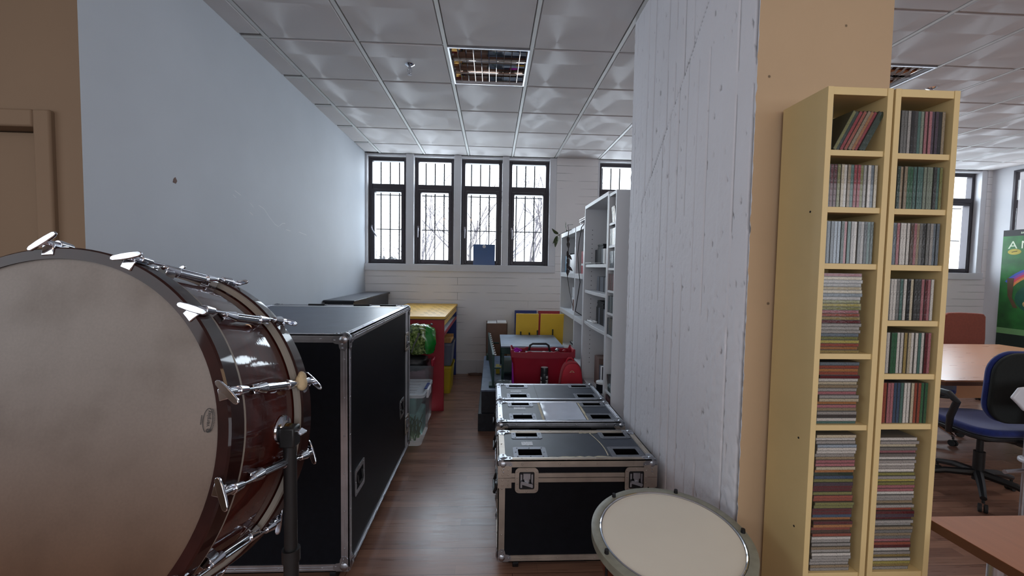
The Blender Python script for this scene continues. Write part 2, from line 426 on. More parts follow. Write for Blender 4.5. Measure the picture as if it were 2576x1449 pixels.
M['wall_white'] = wall_mat('white_plaster', rgb(192, 197, 204), bump=.05)
M['wall_tan'] = wall_mat('tan_paint', rgb(126, 104, 84), bump=.05)
M['wall_boards'] = wall_mat('white_board_marked_concrete', rgb(222, 219, 219), 'boards', bump=.12, scale=30)
M['pier_side'] = wall_mat('white_painted_concrete', rgb(230, 230, 236), 'grime', bump=.45, scale=45, var=.05)
M['pier_front'] = wall_mat('beige_cast_concrete', rgb(180, 154, 124), 'pits', bump=.15, scale=30, var=.06)
M['trim_white'] = mat('white_trim_paint', rgb(204, 204, 208), .55, var=.03, scale=4)


def cd_mats():
    m, nt, out = newmat('cd_spine'); L = nt.links.new
    p = N(nt, 'BsdfPrincipled'); L(p.outputs[0], out.inputs[0]); p.inputs['Roughness'].default_value = .22; p.inputs['Coat Weight'].default_value = .4
    oi = N(nt, 'ObjectInfo'); tc = N(nt, 'TexCoord')
    mp = N(nt, 'Mapping'); mp.inputs['Scale'].default_value = (260, 1, 420); L(tc.outputs['Object'], mp.inputs[0])
    no = N(nt, 'TexNoise'); no.inputs['Scale'].default_value = 1; no.inputs['Detail'].default_value = 2; L(mp.outputs[0], no.inputs['Vector'])
    mr = N(nt, 'MapRange'); mr.inputs['From Min'].default_value = .35; mr.inputs['From Max'].default_value = .5; mr.inputs['To Min'].default_value = .6; mr.inputs['To Max'].default_value = 1.05; L(no.outputs['Fac'], mr.inputs['Value'])
    s = N(nt, 'VectorMath', operation='SCALE'); L(oi.outputs['Color'], s.inputs[0]); L(mr.outputs[0], s.inputs['Scale']); L(s.outputs[0], p.inputs['Base Color'])
    nb = N(nt, 'TexNoise'); nb.inputs['Scale'].default_value = 70; L(tc.outputs['Object'], nb.inputs['Vector'])
    b = N(nt, 'Bump'); b.inputs['Strength'].default_value = .5; b.inputs['Distance'].default_value = .002; L(nb.outputs['Fac'], b.inputs['Height']); L(b.outputs[0], p.inputs['Normal'])
    m2, nt, out = newmat('cd_case'); L = nt.links.new
    p = N(nt, 'BsdfPrincipled'); L(p.outputs[0], out.inputs[0]); p.inputs['Roughness'].default_value = .18
    oi = N(nt, 'ObjectInfo'); mx = N(nt, 'Mix', data_type='RGBA'); mx.inputs[0].default_value = .75; mx.inputs[7].default_value = (.05, .05, .048, 1); L(oi.outputs['Color'], mx.inputs[6]); L(mx.outputs[2], p.inputs['Base Color'])
    return m, m2


M['spine'], M['case'] = cd_mats()


def bag_mat():
    m, nt, out = newmat('printed_green_sack'); L = nt.links.new
    p = N(nt, 'BsdfPrincipled'); L(p.outputs[0], out.inputs[0]); p.inputs['Roughness'].default_value = .22; p.inputs['Coat Weight'].default_value = .3
    tc = N(nt, 'TexCoord'); no = N(nt, 'TexNoise'); no.inputs['Scale'].default_value = 45; no.inputs['Detail'].default_value = 6; L(tc.outputs['Object'], no.inputs['Vector'])
    r = ramp(nt, no.outputs['Fac'], [(.35, rgb(34, 52, 22)), (.5, rgb(92, 116, 52)), (.68, rgb(176, 190, 120))])
    sx = N(nt, 'SeparateXYZ'); L(tc.outputs['Object'], sx.inputs[0])
    th = N(nt, 'MapRange'); th.inputs['From Min'].default_value = .055; th.inputs['From Max'].default_value = .062; L(sx.outputs['X'], th.inputs['Value'])
    mx = N(nt, 'Mix', data_type='RGBA'); L(th.outputs[0], mx.inputs[0]); L(r.outputs[0], mx.inputs[6]); mx.inputs[7].default_value = (*rgb(28, 128, 44), 1); L(mx.outputs[2], p.inputs['Base Color'])
    return m


M['green_bag'] = bag_mat()
SKY = 2.3; EXPO = 1.13
LAMPS = [('ceiling_lamp', (1.7, -.7, 2.98), 1.2, .6, 4.6, (1, .69, .42)), ('ceiling_lamp', (-1.2, -1.4, 2.98), 1.2, .6, 5, (1, .62, .36)), ('ceiling_lamp', (4.6, 3.2, 2.98), 1.2, .6, 7, (1, .86, .74))]
# ------------------------------------------------------------------ the setting
ZC = 3.028; YB = 5.82; YW = 5.94; XR = 7.27; XL0, XL1 = -1.692, -1.752
PX0, PX1, PY0, PY1 = .862, 1.32, 1.368, 2.62         # concrete pier

b = MB(); b.quad((-3.6, -3.2, 0), (XR + .1, -3.2, 0), (XR + .1, 6.0, 0), (-3.6, 6.0, 0)); fl = struct(b.build('floor', M['floor']))

ce = MB(); ROWS = [2.976 + .6 * k for k in range(-10, 5)]; XS = [-1.548 + .6 * k for k in range(-4, 15)]
def tile(mb, x0, x1, y0, y1):
    i = .010; zt, zb = 3.043, 3.029
    v = [(x0, y0, zt), (x1, y0, zt), (x1, y1, zt), (x0, y1, zt), (x0 + i, y0 + i, zb), (x1 - i, y0 + i, zb), (x1 - i, y1 - i, zb), (x0 + i, y1 - i, zb)]
    mb.add(v, [(7, 6, 5, 4), (0, 1, 5, 4), (1, 2, 6, 5), (2, 3, 7, 6), (3, 0, 4, 7)])
for yi, y0 in enumerate(ROWS):
    y1 = min(y0 + .6, YB)
    for x0 in XS:
        x1 = min(x0 + .6, XR)
        if x1 - x0 < .05: continue
        if abs(y0 - 2.976) < .01 and (abs(x0 + .348) < .01 or abs(x0 - 2.652) < .01): continue
        if x0 < -1.6:
            if y0 > 1.7: continue
        tile(ce, x0 + .013, x1 - .013, y0 + .006, y1 - .006)
    if y0 > 1.7: tile(ce, -1.745, -1.561, y0 + .008, y1 - .045)      # narrow cut tiles along the left wall
cl = struct(ce.build('ceiling', M['tile'], smooth=False))
t = MB()
for x in XS: t.bx(x - .012, x + .012, ROWS[0], YB, 3.030, 3.06)
for y in ROWS: t.bx(-3.6, XR, y - .005, y + .005, 3.036, 3.06)
for y in ROWS[8:]: t.bx(-1.745, -1.548, y - .012, y + .012, 3.031, 3.06)
g = t.build('ceiling_grid', M['tee'], cl, smooth=False)
s = MB(); s.bx(-3.7, XR + .2, -3.3, 6.2, 3.16, 3.3); s.build('ceiling_slab', M['dark_metal'], cl)

# walls
w = MB(); w.add([(XL0, 1.82, 0), (XL1, 6.0, 0), (XL1, 6.0, 3.16), (XL0, 1.82, 3.16), (-2.0, 1.9, 0), (-2.0, 6.0, 0), (-2.0, 6.0, 3.16), (-2.0, 1.9, 3.16)], [(0, 1, 2, 3), (4, 7, 6, 5), (3, 2, 6, 7)])
wl = struct(w.build('wall_left', M['wall_white'], smooth=False))
# scratches and a chipped spot on the left wall
def wallx(y): return XL0 + (XL1 - XL0) * (y - 1.82) / 4.18
mk = MB()
for pts in ([(2.86, 1.985), (2.93, 1.965)], [(2.84, 1.955), (2.87, 1.94)], [(3.04, 1.93), (3.08, 1.905)], [(3.15, 1.93), (3.22, 1.915), (3.3, 1.86), (3.38, 1.815), (3.44, 1.802)], [(3.45, 1.81), (3.5, 1.835), (3.55, 1.84)],
            [(3.03, 1.865), (3.07, 1.85)], [(3.56, 1.79), (3.64, 1.785)], [(3.8, 1.79), (3.95, 1.775)]):
    P = [(wallx(y) + .0008, y, z) for y, z in pts]
    for a, c in zip(P, P[1:]): mk.quad((a[0], a[1], a[2] - .0016), (c[0], c[1], c[2] - .0016), (c[0], c[1], c[2] + .0016), (a[0], a[1], a[2] + .0016))
mk.build('scratches', M['paper'], wl, smooth=False)
ch = MB(); ch.prism([(0, 0), (.02, -.004), (.03, .012), (.018, .03), (.006, .02)], 0, .002, Matrix.Translation((wallx(2.33) - .0005, 2.315, 1.93)) @ Matrix.Rotation(PI / 2, 4, 'Z') @ Matrix.Rotation(PI / 2, 4, 'X'))
ch.build('chip', M['cardboard'], wl, smooth=False)

w = MB(); YD = 1.82
w.holes(-3.6, XL0, 0, 3.16, 0, [(-2.75, -1.862, 0, 2.045)], Matrix.Translation((0, YD, 0)) @ Matrix.Rotation(PI / 2, 4, 'X'))
w.bx(-2.75, -1.862, YD + .1, YD + .12, 0, 2.045)
struct(w.build('wall_doorway', M['wall_tan'], smooth=False))
dr = struct(thing('door_1', None, None, (-2.3, YD, 0)))
f = MB(); f.bx(-1.862, -1.795, YD - .022, YD + .1, 0, 2.115); f.bx(-2.82, -2.75, YD - .022, YD + .1, 0, 2.115); f.bx(-2.75, -1.862, YD - .022, YD + .1, 2.045, 2.115)
f.build('door_frame', M['wall_tan'], dr, bevel=.008)
f = MB(); f.bx(-2.745, -1.867, YD + .05, YD + .095, .005, 2.04); f.build('door_leaf', M['wall_tan'], dr, bevel=.003)
f = MB(); f.cyl((-2.66, YD + .05, 1.02), (-2.66, YD + .0, 1.02), .01); f.cyl((-2.66, YD + .004, 1.02), (-2.54, YD + .004, 1.02), .009); f.build('door_handle', M['zinc'], dr)

w = MB()
BAYS = [(-1.76, .872), (1.452, 4.06), (4.54, 7.2)]
w.bx(-1.76, XR + .1, YB, 6.06, 0, 1.437)
for x0, x1 in ((.872, 1.452), (4.06, 4.54), (7.2, XR + .1)): w.bx(x0, x1, YB, 6.06, 1.437, 3.16)
w.bx(-1.76, XR, YW + .0, 6.06, 2.992, 3.16)
wb = struct(w.build('wall_back', M['wall_boards'], smooth=False))
bb = MB(); bb.bx(-.2, .85, YB - .012, YB, 0, .2); bb.bx(-1.72, -.2, YB - .012, YB, 0, .2); struct(bb.build('baseboard_back', M['trim_white'], bevel=.003))

def window(n, x0, x1, hside=0):
    root = struct(thing('window_%d' % n, None, None, ((x0 + x1) / 2, YW, 1.53)))
    z0, z1, t0, t1 = 1.532, 2.992, 2.54, 2.634
    fr = MB(); Y0, Y1 = YW - .03, YW + .05; e = .046
    fr.bx(x0, x0 + e, Y0, Y1, z0, z1); fr.bx(x1 - e, x1, Y0, Y1, z0, z1); fr.bx(x0 + e, x1 - e, Y0, Y1, z1 - e, z1); fr.bx(x0 + e, x1 - e, Y0, Y1, z0, z0 + .036); fr.bx(x0 + e, x1 - e, Y0, Y1, t0 + .025, t1)
    fr.build('window_frame', M['frame_brown'], root, bevel=.004)
    sa = MB(); q = .034; Y0 -= .018
    sa.bx(x0 + e - .006, x0 + e + q, Y0, Y1, z0 + .02, t0 + .02); sa.bx(x1 - e - q, x1 - e + .006, Y0, Y1, z0 + .02, t0 + .02); sa.bx(x0 + e + q, x1 - e - q, Y0, Y1, z0 + .02, z0 + .062); sa.bx(x0 + e + q, x1 - e - q, Y0, Y1, t0 - .018, t0 + .02)
    sa.build('sash', M['frame_brown'], root, bevel=.004)
    for nm, a in (('pane', (x0 + e + q, x1 - e - q, z0 + .062, t0 - .018)), ('pane', (x0 + e, x1 - e, t1, z1 - e))):
        p = MB(); p.quad((a[0], YW + .01, a[2]), (a[1], YW + .01, a[2]), (a[1], YW + .01, a[3]), (a[0], YW + .01, a[3])); p.build(nm, M['glass'], root, smooth=False)
    if hside is not None:
        hx = x0 + e + .002
        h = MB(); h.bx(hx - .013, hx + .013, Y0 - .012, Y0, 1.995, 2.06); h.cyl((hx, Y0, 2.03), (hx, Y0 - .045, 2.03), .008)
        h.tube([(hx, Y0 - .045, 2.03), (hx + hside * .02, Y0 - .05, 1.98), (hx + hside * .075, Y0 - .05, 1.9)], [.009, .009, .007]); h.build('window_handle', M['handle_grey'], root)
    ba = MB(); cx = (x0 + x1) / 2 - .03
    for k in (-1, 0, 1): ba.cyl((cx + k * .131, 6.15, 1.3), (cx + k * .131, 6.15, 3.3), .0095, n=8)
    for z in (2.518, 2.026): ba.cyl((x0 - .08, 6.142, z), (x1 + .08, 6.142, z), .007, n=8)
    ba.build('security_bars', M['bar_metal'], root)
    return root
WX = [(-1.722, -1.198), (-1.089, -.547), (-.444, .118), (.212, .777), (1.479, 2.03), (2.13, 2.68), (2.78, 3.33), (3.43, 3.98), (4.62, 5.16), (5.26, 5.81), (5.91, 6.46), (6.56, 7.115)]
for i, (a, c) in enumerate(WX): window(i + 1, a, c, 1 if i == 0 else 0)
tr = MB()
for k, (x0, x1) in enumerate(BAYS):
    tr = MB(); tr.bx(x0, x1, YB - .022, YW + .05, 1.437, 1.532)
    ws = [p for p in WX if x0 < (p[0] + p[1]) / 2 < x1]
    for p, q in zip(ws, ws[1:]): tr.bx(p[1] + .002, q[0] - .002, YB - .012, YW + .05, 1.532, 3.028)
    tr.bx(ws[-1][1] + .002, x1, YB + .004, YW + .05, 1.532, 3.028)
    tr.bx(x0, ws[0][0] - .002, YB + .004, YW + .05, 1.532, 3.028)
    tr.bx(x0, x1, YB + .02, YW - .032, 3.0, 3.028)
    struct(tr.build('trim_%d' % (k + 1), M['trim_white'], bevel=.004))
# right-hand wall of the far room with an interior glazed strip
w = MB(); MR = Matrix.Translation((XR, 0, 0)) @ Matrix.Rotation(PI / 2, 4, 'Z') @ Matrix.Rotation(PI / 2, 4, 'X')
w.holes(-3.2, 6.0, 0, 3.16, 0, [(2.4, 5.56, 1.6, 2.97)], MR)
struct(w.build('wall_right', M['trim_white'], smooth=False))
root = struct(thing('window_13', None, None, (XR, 4.0, 1.6)))
f = MB(); e = .03
f.bx(XR - .02, XR + .04, 5.53, 5.56, 1.6, 2.97); f.bx(XR - .02, XR + .04, 2.4, 2.43, 1.6, 2.97); f.bx(XR - .02, XR + .04, 2.43, 5.53, 2.94, 2.97); f.bx(XR - .02, XR + .04, 2.43, 5.53, 1.6, 1.63); f.build('window_frame', M['frame_brown'], root, bevel=.003)
p = MB(); p.quad((XR, 2.43, 1.63), (XR, 5.53, 1.63), (XR, 5.53, 2.94), (XR, 2.43, 2.94)); p.build('pane', M['glass'], root, smooth=False)
# the next room seen through that strip, and the walls behind the camera
w = MB(); w.bx(XR + 1.6, XR + 1.7, 1.0, 6.2, 0, 3.16); w.bx(XR + .1, XR + 1.7, 6.1, 6.2, 0, 3.16); w.bx(XR + .1, XR + 1.7, 1.0, 6.2, 2.98, 3.16); w.bx(XR + .1, XR + 1.7, .9, 1.0, 0, 3.16); struct(w.build('wall_corridor', M['trim_white'], smooth=False))
w = MB(); w.bx(-3.7, XR + .1, -3.3, -3.2, 0, 3.16); struct(w.build('wall_front', M['wall_tan'], smooth=False))
w = MB(); w.bx(-3.7, -3.6, -3.2, 1.9, 0, 3.16); struct(w.build('wall_side', M['wall_tan'], smooth=False))

# concrete pier: cast against rough upright boards, so its face is modelled in relief
def relief(y, z):
    diag = z > 1.95 + (2.35 - y) * 1.02
    yy = y + (0.037 if diag else 0)
    w = .097; k = math.floor(yy / w + .3 * math.sin(yy * 3)); u = yy / w + .3 * math.sin(yy * 3) - k
    r = random.Random(k * 7 + (3 if diag else 0)).random(); r2 = random.Random(k * 13 + 5).random()
    h = (r - .5) * .0035
    edge = min(u, 1 - u)
    n1 = noise.noise((y * 14, z * 3, 1)); n2 = noise.noise((y * 45, z * 30, 4)); n3 = noise.noise((k * 3.1, z * 2.2, 9))
    if edge < .07 and r2 > .3: h -= (.009 if n3 > -.2 else .0008) * (1 - edge / .07)
    if abs(z - (1.95 + (2.35 - y) * 1.02)) < .008 and y < 2.4: h -= .005
    h += n1 * .0007 + n2 * .0007
    if z < 1.7 and y < 1.62: h += .0035 * noise.noise((y * 38, z * 38, 2)) * min(1, (1.7 - z) * 3)
    if noise.noise((y * 60, z * 22, 7)) > .57: h -= .005
    return h
pm = MB(); ny, nz = 210, 260; vs = []
for i in range(ny + 1):
    y = PY0 + (PY1 - PY0) * i / ny
    for j in range(nz + 1):
        z = 3.03 * j / nz; k = 0 if i in (0, ny) else 1
        vs.append((PX0 - k * relief(y, z) + (.004 * noise.noise((z * 30, 0, 3)) if i in (0, ny) else 0), y, z))
pm.add(vs, [(i * (nz + 1) + j, i * (nz + 1) + j + 1, (i + 1) * (nz + 1) + j + 1, (i + 1) * (nz + 1) + j) for i in range(ny) for j in range(nz)])
pm.cur = 1
cols = [vs[j] for j in range(nz + 1)]
pm.add([c for c in cols] + [(PX1, PY0, c[2]) for c in cols], [(j, nz + 1 + j, nz + 2 + j, j + 1) for j in range(nz)])
pm.cur = 0
c2 = [vs[ny * (nz + 1) + j] for j in range(nz + 1)]
pm.add([c for c in c2] + [(PX1, PY1, c[2]) for c in c2], [(j, j + 1, nz + 2 + j, nz + 1 + j) for j in range(nz)])
pm.quad((PX1, PY0, 0), (PX1, PY1, 0), (PX1, PY1, 3.03), (PX1, PY0, 3.03))
struct(pm.build('wall_pier', [M['pier_side'], M['pier_front']], angle=60))

# ------------------------------------------------------------------ ceiling fixtures
def luminaire(name, x0, y0, label, n=9):
    t = thing(name, label, 'ceiling light', (x0 + .3, y0 + .3, 3.05), group='recessed louvre lights in the ceiling')
    c = MB(); a, bb_ = x0 + .02, x0 + .58; y1, y2 = y0 + .018, y0 + .585
    c.bx(a, bb_, y1, y2, 3.12, 3.13); c.bx(a - .004, a, y1, y2, 3.03, 3.13); c.bx(bb_, bb_ + .004, y1, y2, 3.03, 3.13); c.bx(a, bb_, y1 - .004, y1, 3.03, 3.13); c.bx(a, bb_, y2, y2 + .004, 3.03, 3.13); c.build('housing', M['trim_white'], t)
    fr = MB(); fr.ring([(a - .008, y1 - .008), (bb_ + .008, y1 - .008), (bb_ + .008, y2 + .008), (a - .008, y2 + .008)], [(a + .004, y1 + .004), (bb_ - .004, y1 + .004), (bb_ - .004, y2 - .004), (a + .004, y2 - .004)], 3.024, 3.034); fr.build('rim', M['alu'], t, smooth=False)
    rf = MB(); h = (y2 - y1) / 3
    for k in range(3):                                  # three curved mirror troughs
        P = []
        for i in range(13):
            v = -1 + i / 6; P.append((y1 + h * (k + .5) + v * h * .5, 3.05 + .03 * (1 - v * v)))
        for p, q in zip(P, P[1:]): rf.quad((a, p[0], p[1]), (bb_, p[0], p[1]), (bb_, q[0], q[1]), (a, q[0], q[1]))
    rf.build('reflector', M['mirror'], t, angle=80)
    bl = MB()
    for i in range(1, n + 1): 
        x = a + (bb_ - a) * i / (n + 1); bl.add([(x - .0014, y1, 3.036), (x - .0014, y2, 3.036), (x + .0014, y1, 3.036), (x + .0014, y2, 3.036), (x, y1, 3.07), (x, y2, 3.07)], [(0, 2, 3, 1), (0, 1, 5, 4), (2, 4, 5, 3)])
    for k in (1, 2): bl.bx(a, bb_, y1 + h * k - .002, y1 + h * k + .002, 3.034, 3.06)
    bl.build('louvre', M['mirror'], t, smooth=False)
    return t
M['mirror'] = mat('mirror_louvre', rgb(200, 190, 184), .04, metal=1, var=.02)
luminaire('ceiling_light', -.348, 2.976, 'mirror louvre ceiling light above the gap between the flight cases')
luminaire('ceiling_light', 2.652, 2.976, 'pale louvre ceiling light almost hidden behind the concrete pier')
def sprinkler(x, y, label):
    t = thing('sprinkler', label, 'sprinkler', (x, y, 3.029), group='ceiling sprinklers')
    r = MB(); r.lathe([(.012, -.012), (.03, -.004), (.036, 0), (.01, 0)], 24, Matrix.Translation((x, y, 3.029))); r.build('escutcheon', M['chrome'], t)
    h = MB(); h.cyl((x, y, 3.022), (x, y, 2.995), .011); h.tube([(x - .012, y, 2.995), (x - .015, y, 2.975), (x, y, 2.957)], .003); h.tube([(x + .012, y, 2.995), (x + .015, y, 2.975), (x, y, 2.957)], .003); h.cyl((x, y, 2.995), (x, y, 2.96), .003); h.cyl((x, y, 2.957), (x, y, 2.953), .017); h.build('nozzle', M['chrome'], t)
sprinkler(-.648, 3.271, 'small chrome sprinkler in the ceiling beside the mirror louvre light')
sprinkler(3.566, 3.325, 'small chrome sprinkler in the ceiling above the outer disc tower')
# ------------------------------------------------------------------ flight cases
V = Vector
def hexa(mb, o, ax, ay, az):
    p = [o, o + ax, o + ax + ay, o + ay]; q = [x + az for x in p]
    mb.add(p + q, [(0, 3, 2, 1), (4, 5, 6, 7), (0, 1, 5, 4), (1, 2, 6, 5), (2, 3, 7, 6), (3, 0, 4, 7)])


def extrusion(mb, A, B, d1, d2, w=.03, t=.0035, rivets=.17, legs=(1, 1)):
    A, B, d1, d2 = V(A), V(B), V(d1), V(d2); ax = B - A; Ln = ax.length; u = ax.normalized(); o = A - d1 * t - d2 * t
    for on, p, q in ((legs[0], d1, d2), (legs[1], d2, d1)):
        if not on: continue
        hexa(mb, o, ax, p * (w + t), q * (t + .0012))
        for k in (.34, .66): hexa(mb, o + p * (w * k - .0015) - q * .0016, ax, p * .0045, q * .003)
        n = max(1, int(Ln / rivets)); 
        for i in range(n):
            c = A + u * (Ln * (i + .5) / n) + p * (w * .5) - q * (t + .001)
            R = Matrix((u, p, q)).transposed().to_4x4(); R.translation = c
            mb.sph((0, 0, 0), .0052, 8, 4, (1, 1, .55), R)


def ballcorner(mb, c, dx, dy, dz, r=.029):
    c = V(c); D = [V((dx, 0, 0)), V((0, dy, 0)), V((0, 0, dz))]            # inward directions
    mb.sph(c + (D[0] + D[1] + D[2]) * (r * .62), r, 14, 9)
    for i in range(3):
        p, q, nrm = D[(i + 1) % 3], D[(i + 2) % 3], D[i]
        R = Matrix((p, q, nrm)).transposed().to_4x4(); R.translation = c - nrm * .0055
        s = r / .029
        poly = [(.0, .0), (.05 * s, .0), (.064 * s, .012 * s), (.062 * s, .028 * s), (.05 * s, .034 * s), (.036 * s, .036 * s), (.034 * s, .05 * s), (.028 * s, .062 * s), (.012 * s, .064 * s), (0, .05 * s)]
        mb.prism(poly, 0, .004, R)
        for x, y in ((.052, .02), (.02, .052), (.036, .022)): mb.sph((x * s, y * s, -.001), .0048 * s, 8, 4, (1, 1, .6), R)


def dish(root, name, R, w, h, rec, parts_mat=None, label=None):
    """flanged recessed dish; R maps local x,y to the face and z outwards"""
    f = MB(); f.ring(rrect(w + .05, h + .05, .012), rrect(w, h, .003), 0, .003, R)
    for sx in (-1, 0, 1):
        for sy in (-1, 1): f.sph((sx * (w / 2 + .004), sy * (h / 2 + .0125), .003), .0042, 8, 4, (1, 1, .6), R)
    for sx in (-1, 1): f.sph((sx * (w / 2 + .0125), 0, .003), .0042, 8, 4, (1, 1, .6), R)
    o = f.build(name, parts_mat or M['zinc'], root)
    d = MB(); a, b_ = w / 2, h / 2; k = .82
    d.add([(-a, -b_, .002), (a, -b_, .002), (a, b_, .002), (-a, b_, .002), (-a * k, -b_ * k, -rec), (a * k, -b_ * k, -rec), (a * k, b_ * k, -rec), (-a * k, b_ * k, -rec)],
          [(4, 5, 6, 7), (0, 1, 5, 4), (1, 2, 6, 5), (2, 3, 7, 6), (3, 0, 4, 7)], R)
    d.build('recess', M['dish_black'], o, smooth=False)
    return o


def frame(c, n, up):
    n = V(n); up = V(up); x = up.cross(n); R = Matrix((x, up, n)).transposed().to_4x4(); R.translation = V(c); return R


def latch(root, R, s=1.0):
    f = MB(); f.ring(rrect(.112 * s, .122 * s, .02 * s, 5), rrect(.074 * s, .086 * s, .008 * s, 5), 0, .005, R)
    for sx in (-1, 1):
        for y in (-.045, -.015, .015, .045): f.sph((sx * .0465 * s, y * s, .005), .0045 * s, 8, 4, (1, 1, .6), R)
    for sy in (-1, 1): f.sph((0, sy * .0525 * s, .005), .0045 * s, 8, 4, (1, 1, .6), R)
    o = f.build('butterfly_latch', M['alu_dull'], root)
    d = MB(); d.quad((-.037 * s, -.043 * s, .0012), (.037 * s, -.043 * s, .0012), (.037 * s, .043 * s, .0012), (-.037 * s, .043 * s, .0012), R); d.build('recess', M['dark_metal'], o, smooth=False)
    w = MB(); w.bx(-.017 * s, .017 * s, .008 * s, .036 * s, .001, .009, R); w.bx(-.012 * s, .012 * s, -.012 * s, .016 * s, .001, .007, R)
    w.lathe([(.0, .012), (.009 * s, .012), (.012 * s, .009), (.012 * s, .001)][::-1], 14, R @ Matrix.Translation((0, -.012 * s, 0)))
    w.prism(rrect(.06 * s, .015 * s, .006 * s, 3), .011, .015, R @ Matrix.Translation((0, -.014 * s, 0)) @ Matrix.Rotation(-.3, 4, 'Z')); w.bx(-.03 * s, -.022 * s, -.036 * s, .03 * s, .001, .004, R); w.bx(.022 * s, .03 * s, -.036 * s, .03 * s, .001, .004, R)
    w.build('twist_wing', M['zinc'], o)


def recessed_handle(root, R, w=.13, h=.1):
    o = dish(root, 'handle_plate', R, w - .05, h - .04, .02, M['zinc'])
    g = MB(); g.tube([(-.032, .024, .002), (-.032, -.014, .006), (-.026, -.022, .006), (.026, -.022, .006), (.032, -.014, .006), (.032, .024, .002)], .0055, 8, False, R); g.build('grip', M['black_plastic'], o)


def casters(root, x0, x1, y0, y1, h):
    for x in (x0 + .09, x1 - .09):
        for y in (y0 + .08, y1 - .08):
            r = h * .42; c = MB(); c.bx(x - .035, x + .035, y - .035, y + .035, h - .008, h + .004); c.bx(x - .022, x - .016, y - .015, y + .015, r, h - .008); c.bx(x + .016, x + .022, y - .015, y + .015, r, h - .008); c.cyl((x - .014, y, r), (x + .014, y, r), r, n=20)
            c.build('caster', M['dark_metal'], root)


def edges12(root, x0, x1, y0, y1, z0, z1, w, m, skip=()):
    g = .02
    for y, dy in ((y0, 1), (y1, -1)):
        for z, dz in ((z0, 1), (z1, -1)):
            e = MB(); extrusion(e, (x0 + g, y, z), (x1 - g, y, z), (0, dy, 0), (0, 0, dz), w); e.build('edge_trim', m, root, angle=30)
    for x, dx in ((x0, 1), (x1, -1)):
        for z, dz in ((z0, 1), (z1, -1)):
            e = MB(); extrusion(e, (x, y0 + g, z), (x, y1 - g, z), (dx, 0, 0), (0, 0, dz), w); e.build('edge_trim', m, root, angle=30)
        for y, dy in ((y0, 1), (y1, -1)):
            e = MB(); extrusion(e, (x, y, z0 + g), (x, y, z1 - g), (dx, 0, 0), (0, dy, 0), w); e.build('edge_trim', m, root, angle=30)
    for x, dx in ((x0, 1), (x1, -1)):
        for y, dy in ((y0, 1), (y1, -1)):
            for z, dz in ((z0, 1), (z1, -1)):
                e = MB(); ballcorner(e, (x, y, z), dx, dy, dz, w * .97); e.build('corner_cap', M['zinc'], root)


# the big case by the left wall
x0, x1, y0, y1, z0, z1 = -1.672, -.648, 1.90, 3.30, .09, 1.19
big = thing('flight_case', 'tall black flight case with aluminium edges standing behind the bass drum', 'flight case', ((x0 + x1) / 2, (y0 + y1) / 2, 0))
b = MB(); b.bx(x0, x1, y0, y1, z0, z1); b.build('body', M['black_panel'], big, smooth=False)
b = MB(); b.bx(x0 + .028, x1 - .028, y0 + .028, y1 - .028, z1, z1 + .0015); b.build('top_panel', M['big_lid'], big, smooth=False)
edges12(big, x0, x1, y0, y1, z0, z1, .033, M['alu'])
casters(big, x0, x1, y0, y1, z0)
for sgn in (0, 1):                                            # join of the removable end cover
    e = MB(); yb = 3.165 + sgn * .036
    e.bx(x1, x1 + .004, yb - .016, yb + .016, z0 + .03, z1 - .03); e.bx(x1 + .003, x1 + .006, yb - .004, yb + .004, z0 + .03, z1 - .03)
    e.bx(x0 + .03, x1 - .03, yb - .016, yb + .016, z1, z1 + .004); e.build('cover_band', M['alu'], big, smooth=False)
recessed_handle(big, frame((x1, 2.06, .455), (1, 0, 0), (0, 0, 1)), .15, .125)
recessed_handle(big, frame((x1, 3.03, .47), (1, 0, 0), (0, 0, 1)), .13, .125)
for z in (.93, .29): latch(big, frame((x1 + .004, 3.185, z), (1, 0, 0), (0, 0, 1)), 1.15)
for x in (-1.34, -1.0, -.8): 
    h = MB(); h.bx(x - .06, x + .06, 3.25, 3.304, z1 + .003, z1 + .008); h.cyl((x - .06, 3.24, z1 + .008), (x + .06, 3.24, z1 + .008), .007, n=10); h.build('hinge', M['dark_metal'], big)


